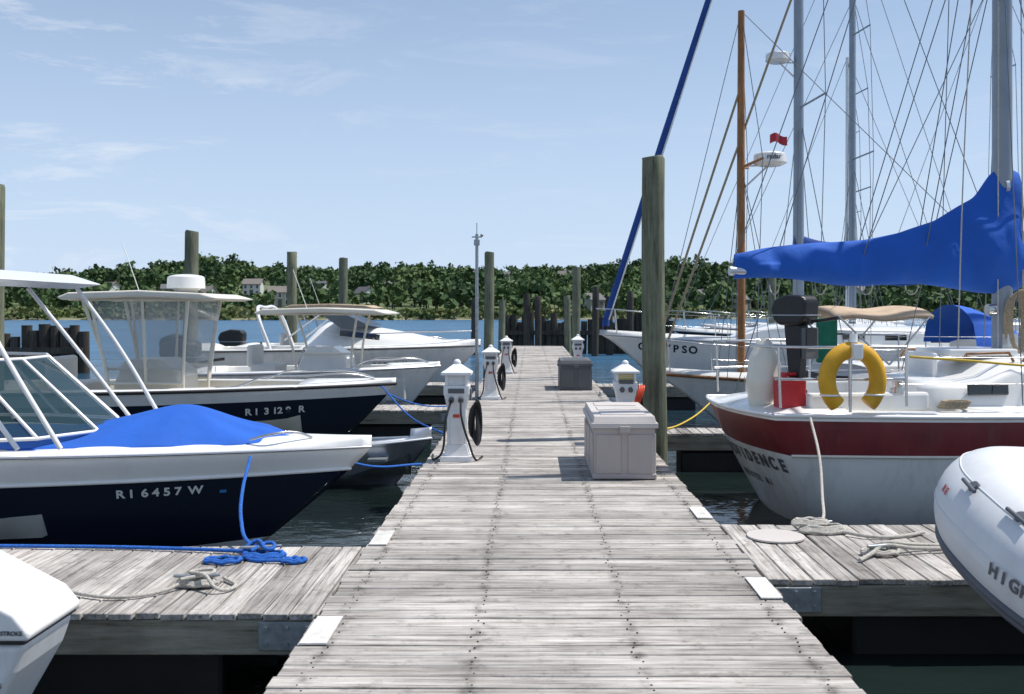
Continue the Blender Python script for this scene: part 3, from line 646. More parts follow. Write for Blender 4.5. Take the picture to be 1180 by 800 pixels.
# ------------------------------------------------------------------ sailboats
def rigging(E,name,lines,r): tube(name,lines,r,M['wire'],E,smooth=False,res=1)
def sailboat(name,bow_x,y,L,Bm,fb,mast_l,mast_top,mm,mr,hm,bands,d=1,cabin=(.3,.72,.42),boom=None,genoa=None,cm='white',rail='steel',spreaders=((.45,.9),),mats2=None,lw=.008):
    stern=bow_x+L if d==-1 else bow_x-L
    E=empty(name,(stern,y,WZ),math.pi if d==-1 else 0); h=Hull(L,Bm,fb*.92,fb*1.12,.45,.17,'sail',tr=.35,kt=2.3,kb=1.7,stern=.68,sag=.08)
    ob,rl=h.build(E,bands,[hm,mats2 or M['navy'],M['deckgrey'],M['white']],open_t=(.05,.27),floor=.5,deck=2,inner=3,camber=.08)
    tube('toe_rail',rl,.03 if rail=='wood' else .022,M['varnish'] if rail=='wood' else M['alu'],E,res=2)
    c0,c1,ch=cabin; rows=[]
    for i in range(17):
        u=i/16; x=(c0+(c1-c0)*u)*L; b=h.pt(x/L,0,1); w=min(b.y-.25,Bm*.33)*(1 if u<.8 else 1-(u-.8)*1.2); z0=b.z+.02
        hh=ch*(1 if u<.75 else 1-((u-.75)/.25)**1.5*.8)
        if i==0: rows.append([(x-.01,s*w,z0) for s in (-1,-1,-1,-.6,0,.6,1,1,1)])
        rows.append([(x,-w,z0),(x,-w*.95,z0+hh*.85),(x,-w*.9,z0+hh*.95),(x,-w*.55,z0+hh*1.06),(x,0,z0+hh*1.1),(x,w*.55,z0+hh*1.06),(x,w*.9,z0+hh*.95),(x,w*.95,z0+hh*.85),(x,w,z0)])
    mb=MB(); mb.grid(rows,0,False); mb.build('cabin_trunk',E,[M[cm]],bevel=.02)
    mb=MB()
    for s in (-1,1):
        for q in (.18,.4,.6):
            x=(c0+(c1-c0)*q)*L; b=h.pt(x/L,0,1); w=min(b.y-.25,Bm*.33); mb.box((x,s*(w*.975+.006),b.z+.02+ch*.5),(.5 if q<.5 else .35,.02,ch*.32))
    mb.build('portlights',E,[M['dglass']],bevel=.008)
    mz=h.pt(mast_l/L,0,1).z+ch
    mb=MB(); mb.cyl((mast_l,0,mz-ch),(mast_l,0,mast_top),mr,mr*.8,0,16); mb.build('mast',E,[mm])
    ln=[]; bz=h.pt(.99,0,1)
    ln.append([(L-.05,0,bz.z+.05),(mast_l,0,mast_top)]); ln.append([(.05,0,fb),(mast_l,0,mast_top)])
    sp=[]
    for q,wd in spreaders:
        z=mz+(mast_top-mz)*q
        for s in (-1,1): sp.append([(mast_l,0,z),(mast_l-.25,s*wd,z+.08)])
    tube('spreaders',sp,.025,mm,E,smooth=False)
    for s in (-1,1):
        cp=h.pt((mast_l-.15)/L,0,s); ch_=[(cp.x,cp.y*.93,cp.z)]
        for q,wd in spreaders: ch_.append((mast_l-.25,s*wd,mz+(mast_top-mz)*q+.08))
        ln.append(ch_+[(mast_l,0,mast_top)])
        z1=mz+(mast_top-mz)*spreaders[0][0]
        for dx in (-.6,.5): ln.append([(cp.x+dx,cp.y*.9,cp.z),(mast_l,0,z1)])
    for k in (-.05,.07): ln.append([(mast_l+k,-.12,mz-.2),(mast_l+k*.5,-.09,mast_top)])
    rigging(E,'standing_rigging',ln,lw)
    ps=[]
    for s in (-1,1):
        a=h.pt(.86,0,s);b=h.pt(.97,0,s)
        ps.append([(a.x,a.y*.85,a.z),(a.x+.05,a.y*.85,a.z+.58),(b.x,b.y,b.z+.62),(L+.08,0,bz.z+.62)])
        ps.append([(b.x-.1,b.y,b.z),(b.x-.05,b.y,b.z+.6)])
        c=h.pt(.02,0,s);e2=h.pt(.12,0,s)
        ps.append([(e2.x,e2.y*.93,e2.z),(e2.x,e2.y*.93,e2.z+.6),(c.x,c.y*.93,c.z+.6),(c.x-.02,0,c.z+.6)]); ps.append([(c.x,c.y*.93,c.z),(c.x,c.y*.93,c.z+.6)])
    tube('pulpit_and_pushpit',ps,.014,M['steel'],E,smooth=False)
    st=[];ll=[]
    for s in (-1,1):
        for hz in (.3,.58): ll.append([tuple(h.pt(t,0,s)+Vector((0,-s*.06,hz))) for t in (.12,.27,.42,.57,.72,.86)])
        for t in (.27,.42,.57,.72): p=h.pt(t,0,s)+Vector((0,-s*.06,0)); st.append([tuple(p),tuple(p+Vector((0,0,.6)))])
    tube('stanchions',st,.012,M['steel'],E,smooth=False); tube('lifelines',ll,.004,M['steel'],E,smooth=False,res=1)
    if boom:
        bl,bzh,m=boom; cover(E,[(mast_l+.12,bzh+.45,bzh-.12,.1),(mast_l,bzh+.42,bzh-.12,.13),(mast_l-.5,bzh+.24,bzh-.12,.14),(mast_l-bl*.6,bzh+.12,bzh-.1,.1),(mast_l-bl,bzh+.03,bzh-.08,.06)],m)
    if genoa:
        m,r=genoa; p0=Vector((L-.15,0,bz.z+.35)); p1=Vector((mast_l,0,mast_top)); p2=p0.lerp(p1,.93)
        mb=MB(); mb.cyl(p0,p0.lerp(p1,.3),r*.8,r,0,12); mb.cyl(p0.lerp(p1,.3),p2,r,r*.5,0,12); mb.cyl(p0-Vector((0,0,.15)),p0,.09,.09,0,12); mb.build('furled_genoa',E,[m])
        tube('genoa_leech_edge',[[(p.x-.07,p.y+.085,p.z) for p in (p0,p0.lerp(p1,.3),p2)]],.018,M['hullwhite'],E,smooth=False)
    return E,h
def cover(E,secs,m,name='mainsail_cover',n=44):
    secs=sorted(secs); X=[s[0] for s in secs]; rows=[]
    fx=np.linspace(X[0],X[-1],n)
    T=np.interp(fx,X,[s[1] for s in secs]);Bt=np.interp(fx,X,[s[2] for s in secs]);W=np.interp(fx,X,[s[3] for s in secs])
    k=np.array([1,2,3,2,1])/9.; T=np.convolve(np.pad(T,2,'edge'),k,'valid'); W=np.convolve(np.pad(W,2,'edge'),k,'valid')
    for i,x in enumerate(fx):
        row=[]
        cz=(T[i]+Bt[i])/2; hz=(T[i]-Bt[i])/2
        for j in range(45):
            a=2*math.pi*j/44; wy=W[i]*(.78-.28*math.sin(a)); 
            y=wy*math.cos(a); z=cz+hz*math.sin(a)
            wr=.022*math.sin(x*9+z*7+1.3*math.sin(x*3))+.020*(1-abs(math.sin(x*6.5-z*4.5+.8*math.sin(z*5))))**2*1.6+.010*math.sin(x*17+z*9)
            sc=1+wr/max(.08,W[i])*1.2
            row.append((x,y*sc,z+.03*math.sin(x*4)*(1 if math.sin(a)<0 else .3)))
        rows.append(row)
    mb=MB(); mb.grid(rows); mb.add(rows[0][:-1],[tuple(range(44))]); mb.add(rows[-1][:-1],[tuple(range(44))]); mb.build(name,E,[m])
# ---- S1 near maroon/white sloop
E1=empty('sloop_sailboat',(2.12,10.25,WZ),R(7)); h1=Hull(8.6,2.65,1.12,1.2,.5,.15,'sail',tr=.75,kt=2.6,kb=2.0,stern=.78,sag=.05,crown=.16)
ob,rl=h1.build(E1,[(.03,3),(.235,1),(.26,0),(1,0)],[M['hullwhite'],M['maroon'],M['deckgrey'],M['white']],open_t=(.06,.20),floor=.6,deck=3,inner=3,camber=.1)
tube('toe_rail',rl+[[h1.trans(0,-1+j/8) for j in range(17)]],.02,M['white'],E1,res=2)
tube('rub_strake',[[h1.pt(t,.235,s)+Vector((0,s*.01,0)) for t in [i/24 for i in range(25)]] for s in (-1,1)],.014,M['cream'],E1)
for i,chh in enumerate('PROVIDENCE'):
    v=.345; a=.80-i*.178; e=.02
    p=h1.trans(v,a); tx=h1.trans(v,a-e)-h1.trans(v,a+e); up=h1.trans(v-e,a)-h1.trans(v+e,a); fr=frame(p,tx,up); n_=Vector((fr[0][2],fr[1][2],fr[2][2])); fr.translation=p+n_*.008
    text('name_letter',chh,.19,fr,M['dgrey'],E1,bold=.04)
for i,chh in enumerate('BRISTOL RI'):
    if chh==' ': continue
    v=.47; a=.42-i*.09; e=.02
    p=h1.trans(v,a); tx=h1.trans(v,a-e)-h1.trans(v,a+e); up=h1.trans(v-e,a)-h1.trans(v+e,a); fr=frame(p,tx,up); n_=Vector((fr[0][2],fr[1][2],fr[2][2])); fr.translation=p+n_*.008
    text('hailing_port',chh,.10,fr,M['dgrey'],E1)
rows=[]
for i in range(25):
    u=i/24; x=1.55+u*5.6; w=.92 if u<.7 else .92*(1-(u-.7)*.9); w=min(w,.6+ (x-1.0)*.35); z0=1.12
    hh=.26 if x<2.1 else (.26+.18*sst((x-2.1)/.5)); hh*=1 if u<.8 else 1-((u-.8)/.2)**1.6*.7
    rows.append([(x,-w,z0),(x,-w*.96,z0+hh*.8),(x,-w*.9,z0+hh*.97),(x,-w*.5,z0+hh*1.1),(x,0,z0+hh*1.16),(x,w*.5,z0+hh*1.1),(x,w*.9,z0+hh*.97),(x,w*.96,z0+hh*.8),(x,w,z0)])
mb=MB(); mb.grid(rows,0); mb.add(rows[0],[tuple(range(9))]); mb.build('cabin_trunk',E1,[M['white']],weld=True)
mb=MB()
for (xx,ln_,hz) in ((2.2,.42,.11),(3.05,.5,.11),(3.9,.5,.11)):
    for s in (-1,1): mb.box((xx,s*(.905),1.12+.21),(ln_,.03,hz),0,(s*.1,0,0))
mb.build('portlights',E1,[M['dglass']],bevel=.012)
mb=MB(); mb.box((2.5,0,1.66),(.75,.7,.07)); mb.box((2.0,0,1.48),(.05,.6,.35)); mb.box((3.9,0,1.66),(.5,.5,.06)); mb.build('hatches',E1,[M['white']],bevel=.015)
tube('handrails',[[(x0,s*.62,1.58),(x0+.05,s*.62,1.66),(x0+.5,s*.62,1.67),(x0+.55,s*.62,1.58)] for s in (-1,1) for x0 in (2.1,2.75,3.4)],.014,M['varnish'],E1,smooth=False)
mb=MB()
for s in (-1,1): mb.box((1.0,s*.86,1.22),(1.2,.12,.18)); 
mb.build('coaming',E1,[M['white']],bevel=.03)
mb=MB()
for s in (-1,1): mb.cyl((1.3,s*.86,1.3),(1.3,s*.86,1.35),.07,.07); mb.cyl((1.3,s*.86,1.35),(1.3,s*.86,1.43),.045,.05)
mb.build('winches',E1,[M['steel']])
mx=2.92
mb=MB(); mb.cyl((mx,0,1.5),(mx,0,10.5),.105,.09,0,20); mb.build('mast',E1,[M['mastgrey']])
mb=MB(); mb.cyl((-.08,0,2.50),(mx,0,2.45),.05,.05); mb.cyl((mx-.02,0,3.4),(mx+.02,0,3.4),.12,.12); mb.build('boom',E1,[M['alu']])
cover(E1,[(-.03,2.67,2.42,.07),(.3,2.73,2.40,.11),(.85,2.80,2.39,.14),(1.4,2.84,2.37,.15),(1.75,2.90,2.35,.16),(2.15,3.03,2.33,.17),(2.42,3.2,2.32,.18),(2.6,3.30,2.31,.19),(2.8,3.58,2.30,.21),(3.0,3.62,2.30,.21),(3.1,3.56,2.32,.15)],M['blue'],n=120)
tube('cover_lacing',[[(x,.0+.13*math.cos(a)*1.05,2.36+.10*math.sin(a)) for a in [math.pi+i*math.pi/8 for i in range(9)]] for x in (.4,.9,1.4,1.9)],.006,M['rope_w'],E1)
ln=[[(-.02,0,1.25),(mx,0,10.5)],[(-.05,0,2.56),(mx-.05,0,10.4)],[(8.5,0,1.35),(mx,0,10.5)]]
for s in (-1,1):
    ln+= [[(mx-.05,s*1.2,1.2),(mx-.1,s*.85,6.2),(mx,0,10.4)],[(mx-.55,s*1.2,1.2),(mx,0,6.1)],[(mx+.5,s*1.2,1.2),(mx,0,6.1)],[(1.3,s*.1,2.6),(mx-.02,s*.2,7.5)],[(2.0,s*.1,2.7),(mx-.02,s*.2,7.5)]]
rigging(E1,'standing_rigging',ln,.0055)
tube('halyards',[[(mx+.15,-.14,1.6),(mx+.12,-.1,10)],[(mx-.13,-.13,1.6),(mx-.1,-.1,10)],[(2.3,-.2,1.6),(2.35,-.22,3.5),(mx-.2,-.1,9)],[(mx+.05,-.75,1.3),(mx+.1,-.5,3),(mx,-.1,9)]],.007,M['rope_w'],E1)
tube('spreader',[[(mx,-.85,6.2),(mx,.85,6.2)]],.025,M['mastgrey'],E1,smooth=False)
ps=[]
for q in range(7): ps.append([(mx+.02+.10*math.cos(a)+.01*q,-.16-.008*q,1.98+.26*math.sin(a)*(1+.04*q)) for a in [i*6.283/12 for i in range(13)]])
tube('halyard_coils',ps,.011,M['rope_t'],E1)
mb=MB(); mb.cyl((mx-.12,-.05,2.1),(mx-.2,-.05,2.1),.06,.06); mb.box((mx+.0,-.14,1.75),(.12,.1,.2)); mb.build('mast_winch',E1,[M['steel']])
pr=[]
for s in (-1,1): pr+=[[(1.25,s*1.13,1.2),(1.25,s*1.13,1.75)],[(.1,s*.95,1.18),(.08,s*.95,1.75)],[(1.25,s*1.13,1.75),(.6,s*1.08,1.75),(.05,s*.93,1.75),(.0,s*.4,1.75)],[(1.25,s*1.13,1.45),(.6,s*1.08,1.45),(.05,s*.93,1.45)]]
tube('pushpit',pr,.014,M['steel'],E1,smooth=False)
st=[];ll=[]
for s in (-1,1):
    for hz in (.3,.55): ll.append([tuple(h1.pt(t,0,s)+Vector((0,-s*.08,hz))) for t in (.14,.35,.55,.75,.9)])
    for t in (.35,.55,.75): p=h1.pt(t,0,s)+Vector((0,-s*.08,0)); st.append([tuple(p),tuple(p+Vector((0,0,.57)))])
tube('lifelines',ll,.005,M['steel'],E1,smooth=False); tube('stanchions',st,.013,M['steel'],E1,smooth=False)
hb=[]; bx=.70
for i in range(25):
    a=R(-52+i*(284/24)); hb.append((bx+.245*math.cos(a),-1.18,1.45+.28*math.sin(a)))
tube('horseshoe_buoy',hb,.078,M['yellow'],E1,res=6); tube('buoy_straps',[[(p[0]+.083*math.cos(t),-1.18+.085*math.sin(t),p[2]) for t in [i*6.283/10 for i in range(11)]] for p in (hb[2],hb[22])],.01,M['white'],E1)
tube('buoy_pole',[[(bx,-1.13,1.15),(bx,-1.13,1.83)]],.016,M['steel'],E1); mb=MB(); mb.box((bx,-1.27,1.72),(.09,.08,.14)); mb.cyl((bx,-1.2,1.80),(bx,-1.2,1.88),.04,.035); mb.build('buoy_light',E1,[M['white']],bevel=.01)
o=outboard(E1,.42,-.78,1.80,M['black'],.62,R(-60)); 
mb=MB(); mb.box((.45,-.80,1.78),(.05,.2,.3),0,(0,0,R(-60))); mb.build('motor_bracket',E1,[M['dgrey']],bevel=.01)
mb=MB(); mb.box((.28,-.72,1.30),(.26,.2,.30)); mb.cyl((.22,-.72,1.45),(.22,-.72,1.50),.04); mb.box((.32,-.72,1.48),(.14,.04,.04)); mb.build('fuel_can',E1,[M['red']],bevel=.03,seg=3)
rows=[]
for k in range(15):
    w=k/14; rr=.17*math.sin(math.pi*min(1,w*.9+.08))**.6*(1+.05*math.sin(w*20)); rows.append([(.10+.05*w+rr*math.cos(a)*(1+.08*math.sin(3*a+w*6)),-.42+rr*1.1*math.sin(a),1.1+.72*w) for a in [i*6.283/18 for i in range(19)]])
mb=MB(); mb.grid(rows); mb.build('cream_gear_bag',E1,[M['cream']])
tube('shore_line',[(1.3,-1.1,1.66),(2.1,-1.2,1.60),(2.9,-1.2,1.5),(3.6,-1.2,1.25)],.012,M['yrope'],E1)
ps=[]
for q in range(5): ps.append([(1.75+.13*math.cos(a)+.01*q,-1.05+.09*math.sin(a),1.18+.012*q) for a in [i*6.283/12 for i in range(13)]])
tube('deck_line_coil',ps,.014,M['rope_t'],E1)
# ---- S2 wooden mast sloop
E2,h2=sailboat('wooden_mast_sailboat',2.15,18.0,8.5,2.5,.85,6.85,7.5,M['varnish'],.075,M['hullwhite'],[(.14,3),(1,0)],-1,cabin=(.3,.66,.35),rail='wood',spreaders=((.55,.6),),lw=.007)
def radome(E,x,z,dx):
    mb=MB(); mb.cyl((x+dx,0,z),(x+dx,0,z+.14),.3,.29,0,28); mb.sph((x+dx,0,z+.14),(.29,.29,.07)); mb.cyl((x+dx,0,z-.05),(x+dx,0,z),.2,.3,0,24); mb.build('radar_dome',E,[M['white']])
    tube('radar_bracket',[[(x,0,z-.05),(x+dx*1.0,0,z-.04)],[(x,0,z-.5),(x+dx*.9,0,z-.06)]],.018,M['steel'],E,smooth=False)
radome(E2,6.85,4.75,-.52); text('radome_letters','radar',.12,frame((6.85-.52,.304,4.79),(-1,0,0),(0,0,1)),M['dgrey'],E2)
tube('tan_stays',[[(8.3,0,1.2),(5.3,0,9.5)],[(8.45,0,1.2),(6.9,0,6.0)]],.022,M['rope_t'],E2,smooth=False)
# ---- S3 sloop with blue furled genoa
E3,h3=sailboat('cruising_sloop',1.65,24.0,10.5,3.2,1.35,5.7,16.3,M['mastgrey'],.13,M['white'],[(1,0)],-1,cabin=(.28,.7,.42),boom=(4.2,3.5,M['blue_d']),genoa=(M['blue_d'],.10),spreaders=((.36,1.35),(.68,1.0)),mats2=M['blue_d'],lw=.01)
radome(E3,5.7,8.1,.5); h3.letters('CALYPSO',9.5,.2,.26,1,M['navy'],E3,.75,'name_letter')
mb=MB(); rows=[[(5.7+.55-.42*u,-.6+.05*math.sin(u*7),6.2+.22*v+.05*math.sin(u*5)) for u in [i/8 for i in range(9)]] for v in (0,.5,1)]; mb.grid(rows); mb.build('signal_flag',E3,[M['red']])
# ---- more sailboats to the right
E4,h4=sailboat('cruising_sloop',4.4,31,10,3.1,1.3,4.4,14.5,M['mastgrey'],.11,M['hullwhite'],[(.1,1),(1,0)],-1,boom=(4,3.3,M['blue_d']),spreaders=((.4,1.2),(.7,.9)),lw=.009)
E5,h5=sailboat('cruising_sloop',12.9,15.5,8.6,2.8,1.25,5.6,13,M['white'],.09,M['hullwhite'],[(.1,1),(1,0)],1,cabin=(.3,.8,.45),boom=(3.6,3.2,M['blue_d']),spreaders=((.45,1.0),),lw=.007)
mb=MB(); 
g=[]
for i in range(13):
    u=i/12; x=.1+1.45*u; g.append([(x,-1.05+2.1*w,2.0+.14*math.sin(w*3.14)**.6+.025*math.sin(u*9)) for w in [j/10 for j in range(11)]])
mb.grid(g); ob=mb.build('tan_bimini',E5,[M['tan']]); so=ob.modifiers.new('s','SOLIDIFY'); so.thickness=.05
tube('bimini_frame',[[(.9,-1.05,1.3),(.15,-1.05,2.02)],[(.9,-1.05,1.3),(1.5,-1.05,2.02)],[(.9,1.05,1.3),(.15,1.05,2.02)],[(.9,1.05,1.3),(1.5,1.05,2.02)]],.014,M['steel'],E5,smooth=False)
mb=MB(); g=[]
for i in range(9):
    u=i/8; g.append([(2.2+.95*u,-1.0+2.0*w,1.5+.68*math.sin(w*3.14)**.35*math.cos(u*1.35)) for w in [j/16 for j in range(17)]])
mb.grid(g); mb.build('blue_dodger',E5,[M['blue']])
mb=MB(); mb.box((.02,-.95,1.65),(.3,.1,.65)); mb.build('green_cover',E5,[M['green']],bevel=.03)
sailboat('cruising_sloop',6.5,38,10,3.1,1.3,4.2,14,M['mastgrey'],.11,M['hullwhite'],[(.1,1),(1,0)],-1,boom=(4,3.3,M['tan']),spreaders=((.4,1.2),(.7,.9)),lw=.012)
sailboat('cruising_sloop',14.5,27,10,3.1,1.25,5.0,15,M['mastgrey'],.1,M['navy'],[(.1,3),(1,0)],-1,boom=(4,3.3,M['blue_d']),spreaders=((.4,1.2),(.7,.9)),lw=.01)
sailboat('cruising_sloop',9.5,45,10,3.1,1.3,5.2,13.5,M['white'],.10,M['hullwhite'],[(.1,1),(1,0)],-1,boom=(4,3.3,M['blue_d']),spreaders=((.4,1.1),(.7,.9)),lw=.012)
sailboat('cruising_sloop',11.5,34.5,10,3.1,1.3,5.4,14.0,M['mastgrey'],.10,M['hullwhite'],[(.1,1),(1,0)],-1,boom=(4,3.3,M['green']),spreaders=((.4,1.1),(.7,.9)),lw=.010)
# ------------------------------------------------------------------ inflatable dinghy, right foreground
RB=empty('inflatable_dinghy'); r0=.265
path=[(4.9,2.2,-.06),(3.9,2.7,.0),(3.05,3.25,.10),(2.55,3.75,.24),(2.31,4.25,.40),(2.25,4.68,.53),(2.30,4.98,.60),(2.47,5.2,.62),(2.85,5.25,.57),(3.6,4.9,.42),(4.4,4.35,.22),(5.4,3.65,.04)]
def crom(P,n=9):
    P=[Vector(p) for p in P]; out=[]
    for i in range(len(P)-1):
        a=P[max(0,i-1)];b=P[i];c=P[i+1];d=P[min(len(P)-1,i+2)]
        for k in range(n):
            t=k/n; out.append(.5*((2*b)+(c-a)*t+(2*a-5*b+4*c-d)*t*t+(3*b-a-3*c+d)*t**3))
    out.append(P[-1]); return out
cp=crom(path); up=Vector((0,0,1)); rows=[]; frs=[]
inside=Vector((3.5,4.1,.3)); nn=len(cp)
tn=(cp[nn//2+1]-cp[nn//2-1]).normalized(); o_=tn.cross(up)
sg=1 if (cp[nn//2]+o_-inside).length>(cp[nn//2]-o_-inside).length else -1
for i,p in enumerate(cp):
    tn=(cp[min(i+1,nn-1)]-cp[max(i-1,0)]).normalized(); o_=tn.cross(up).normalized()*sg; uu=o_.cross(tn)
    if uu.z<0: uu=-uu
    frs.append((p,tn,o_,uu)); rows.append([p+(o_*math.cos(a)+uu*math.sin(a))*r0 for a in [2*math.pi*j/32 for j in range(33)]])
off=lambda an,ex:[tuple(p+(o*math.cos(R(an))+u*math.sin(R(an)))*(r0+ex)) for p,t,o,u in frs]
mb=MB(); mb.grid(rows); mb.build('inflated_tube',RB,[M['rib']])
for e_,k in ((0,-1),(-1,1)):
    p,t,o,u=frs[e_]; mb=MB(); mb.cyl(p,p+t*k*.4,r0,.05,0,24); mb.build('tube_end_cone',RB,[M['rib']])
tube('rubbing_strake',[off(-34,.006),off(-26,.002)],.020,M['ribdark'],RB); tube('tube_seam',[off(58,0),off(12,0)],.004,M['rib'],RB)
n2=nn//2; rows=[]
for i in range(0,n2):
    a=cp[i]-Vector((0,0,.16)); b=cp[nn-1-int(i*(nn-1-n2)/n2)]-Vector((0,0,.16)); mid=(a+b)/2; dz=.42*(1-(i/n2)**4)
    rows.append([a,a.lerp(mid,.5)-Vector((0,0,dz*.6)),mid-Vector((0,0,dz)),b.lerp(mid,.5)-Vector((0,0,dz*.6)),b])
mb=MB(); mb.grid(rows); mb.build('rigid_hull',RB,[M['ribhull']])
mb=MB(); mb.grid([[r_[0]+Vector((0,0,.06)),r_[4]+Vector((0,0,.06))] for r_ in rows]); mb.build('floor',RB,[M['deckgrey']])
def ribletters(s,i0,step,ang,size,m):
    i=i0
    for ch in s:
        k=int(i); f=i-k; p0,t,o,u=frs[k]; p=p0.lerp(frs[k+1][0],f); n=(o*math.cos(ang)+u*math.sin(ang)); pos=p+n*(r0+.004)
        tx=-t; upv=n.cross(tx) 
        if upv.z<0: tx=t; upv=n.cross(tx)
        text('tube_letter',ch,size,frame(pos,tx,upv),m,RB); i+=step
ribletters('HIGHLAND',38.9,-1.02,R(-2),.08,M['dgrey']); ribletters('RE',51,-1.0,R(28),.05,M['red'])
mb=MB()
for i_,an in ((47,55),(40,62)):
    p,t,o,u=frs[i_]; n=(o*math.cos(R(an))+u*math.sin(R(an))); mb.cyl(p+n*(r0-.005),p+n*(r0+.015),.03,.026,0,14)
    q=p+n*(r0+.01); mb.cyl(q-t*.07+o*.02,q+t*.07+o*.02,.010,.010,0,10)
mb.build('air_valves_and_handles',RB,[M['ribdark']])
# ------------------------------------------------------------------ ropes
def rope(name,pts,r,m,loops=()):
    e=empty(name); tube('strand',[pts]+list(loops),r,m,e,res=3); return e
def coil(cx,cy,z,r,n=3,sq=.6,rise=.008):
    return [(cx+(r-.018*k*.6)*math.cos(a)+.01*math.sin(3*a+k),cy+(r-.012*k)*sq*math.sin(a),z+rise*k+.004*math.sin(5*a)) for k in range(n) for a in [i*6.283/12 for i in range(12)]]
rope('blue_mooring_rope',[(-2.1,7.45,.5),(-2.06,7.1,.30),(-1.98,6.8,.16),(-1.86,6.55,.07),(-1.75,6.45,.06)],.0125,M['rope_b'],[coil(-1.72,6.42,.015,.13,3,.5),coil(-1.95,6.3,.014,.11,2,.5),[(-1.62,6.5,.02),(-1.9,6.52,.02),(-2.3,6.6,.015),(-3.0,6.66,.015),(-4.5,6.68,.015),(-6,6.68,.015)],[(-1.8,6.4,.05),(-1.7,6.5,.08),(-1.68,6.4,.06),(-1.8,6.5,.09),(-1.85,6.42,.03),(-1.6,6.3,.014),(-1.5,6.36,.014)],coil(-1.5,6.3,.013,.07,2,.6)])
rope('white_mooring_rope',[(-3.4,6.3,.015),(-3.1,6.05,.014),(-2.75,5.75,.014),(-2.5,5.55,.014),(-2.25,5.5,.014),(-2.08,5.6,.016),(-1.95,5.74,.05),(-1.86,5.78,.06)],.0105,M['rope_w'],[coil(-1.93,5.75,.02,.11,3,.45),[(-2.0,5.68,.06),(-1.85,5.82,.075),(-1.98,5.82,.07),(-1.86,5.69,.08),(-1.76,5.62,.02),(-1.7,5.7,.013),(-1.82,5.9,.013)]])
rope('mooring_rope',[(2.52,8.98,.62),(2.46,8.5,.35),(2.34,8.0,.1),(2.2,7.5,.03),(2.08,7.22,.06)],.0125,M['rope_w'],[coil(2.1,7.15,.016,.17,5,.5),coil(2.02,7.2,.055,.13,4,.45),[(2.2,7.1,.02),(2.4,6.95,.014),(2.65,7.0,.014),(2.8,7.1,.014)]])
rope('mooring_rope',[(3.3,6.75,.015),(2.9,6.62,.02),(2.5,6.52,.04),(2.3,6.5,.06),(2.2,6.42,.03),(2.08,6.3,.014)],.013,M['rope_w'],[[(3.3,6.8,.016),(2.9,6.68,.02),(2.5,6.58,.05),(2.32,6.52,.075),(2.2,6.55,.03)],coil(2.28,6.5,.02,.12,2,.5)])
e=empty('round_dock_mat',(1.72,7.0,0)); mb=MB(); mb.cyl((0,0,.003),(0,0,.014),.2,.2,0,28); mb.build('mat_disc',e,[M['beige']])
rope('yellow_mooring_rope',[(1.4,12.7,.12),(1.75,13.2,.02),(2.2,14,.04),(2.9,15.5,.25)],.012,M['yrope'])
for (a,b) in (((-1.1,10.0,.05),(-2.0,8.5,.5)),((-1.1,12.6,.03),(-2.1,13.9,.55)),((-1.12,16,.05),(-2.3,14.3,.5))): 
    m_=((a[0]+b[0])/2,(a[1]+b[1])/2,(a[2]+b[2])/2-.12); rope('blue_mooring_rope',[a,m_,b],.011,M['rope_b'])
def fender(x,y,z,m='white'):
    e=empty('boat_fender',(x,y,z)); mb=MB(); mb.sph((0,0,0),(.09,.09,.25)); mb.cyl((0,0,.22),(0,0,.3),.03); mb.build('fender_body',e,[M[m]]); tube('lanyard',[(0,0,.3),(0,0,.62)],.006,M['rope_w'],e,smooth=False)
fender(3.6,16.8,-.15); fender(-4.2,17.35,-.1,'blue_d')
for yy in (13.5,18.5,24): cleat(-1.0,yy,R(90)); cleat(1.28,yy,R(90))
# ------------------------------------------------------------------ light, sky, camera
SEL,SAZ=R(62),R(78)
W=bpy.data.worlds.new('World'); S.world=W; W.use_nodes=True; nt=W.node_tree; N=nt.nodes; L=nt.links
bg=N['Background']; sky=N.new('ShaderNodeTexSky'); sky.sky_type='NISHITA'; sky.sun_disc=False; sky.sun_elevation=SEL; sky.sun_rotation=SAZ
sky.air_density=1.0; sky.dust_density=.6; sky.ozone_density=3.5; sky.altitude=0
tc=N.new('ShaderNodeTexCoord'); sx=N.new('ShaderNodeSeparateXYZ'); L.new(tc.outputs['Generated'],sx.inputs[0])
hz=N.new('ShaderNodeMapRange'); hz.interpolation_type='SMOOTHSTEP'; hz.inputs['From Min'].default_value=-.08; hz.inputs['From Max'].default_value=.40; hz.inputs['To Min'].default_value=.94; hz.inputs['To Max'].default_value=.30
L.new(sx.outputs['Z'],hz.inputs['Value'])
mh=N.new('ShaderNodeMix'); mh.data_type='RGBA'; L.new(hz.outputs[0],mh.inputs['Factor']); L.new(sky.outputs[0],mh.inputs['A']); mh.inputs['B'].default_value=(5.4,6.7,8.7,1)
mp=N.new('ShaderNodeMapping'); mp.inputs['Scale'].default_value=(1.0,1.6,5.5); mp.inputs['Rotation'].default_value=(0,0,.4)
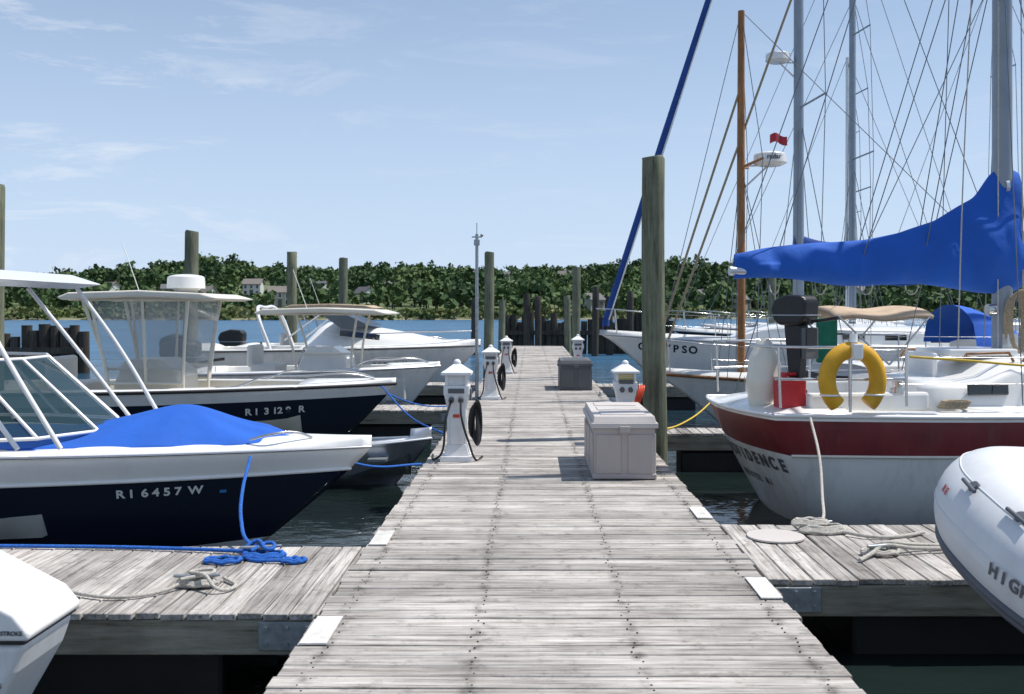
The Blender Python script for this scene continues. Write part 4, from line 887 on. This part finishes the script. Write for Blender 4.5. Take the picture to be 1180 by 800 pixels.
L.new(tc.outputs['Generated'],mp.inputs[0]); n=N.new('ShaderNodeTexNoise'); n.inputs['Scale'].default_value=5.5; n.inputs['Detail'].default_value=10; n.inputs['Roughness'].default_value=.7; n.inputs['Distortion'].default_value=.5
L.new(mp.outputs[0],n.inputs['Vector']); r=N.new('ShaderNodeValToRGB'); r.color_ramp.elements[0].position=.53; r.color_ramp.elements[1].position=.78; L.new(n.outputs['Fac'],r.inputs['Fac'])
wl=N.new('ShaderNodeMapRange'); wl.inputs['From Min'].default_value=-.15; wl.inputs['From Max'].default_value=-.45; wl.inputs['To Min'].default_value=.2; wl.inputs['To Max'].default_value=.9; L.new(sx.outputs['X'],wl.inputs['Value'])
ml=N.new('ShaderNodeMath'); ml.operation='MULTIPLY'; L.new(wl.outputs[0],ml.inputs[1]); L.new(r.outputs['Color'],ml.inputs[0])
mx_=N.new('ShaderNodeMix'); mx_.data_type='RGBA'; L.new(ml.outputs[0],mx_.inputs['Factor']); L.new(mh.outputs['Result'],mx_.inputs['A']); mx_.inputs['B'].default_value=(7.5,7.9,8.5,1)
L.new(mx_.outputs['Result'],bg.inputs['Color']); bg.inputs['Strength'].default_value=.115
sl=bpy.data.lights.new('sun','SUN'); sl.energy=5.0; sl.angle=R(.5); sl.color=(1,.95,.88); so=bpy.data.objects.new('sun',sl); S.collection.objects.link(so)
d=Vector((math.cos(SEL)*math.sin(SAZ),math.cos(SEL)*math.cos(SAZ),math.sin(SEL))); so.rotation_euler=d.to_track_quat('Z','Y').to_euler()
cam=bpy.data.cameras.new('camera'); co=bpy.data.objects.new('camera',cam); S.collection.objects.link(co); S.camera=co
co.location=(0,0,1.6); co.rotation_euler=(R(90),0,0); cam.lens=35; cam.sensor_width=36; cam.shift_x=-22/1180; cam.shift_y=-43/1180; cam.clip_end=6000; cam.clip_start=.05
cam.dof.use_dof=True; cam.dof.focus_distance=8.5; cam.dof.aperture_fstop=5.6
S.view_settings.view_transform='Standard'; S.view_settings.look='None'; S.view_settings.exposure=0
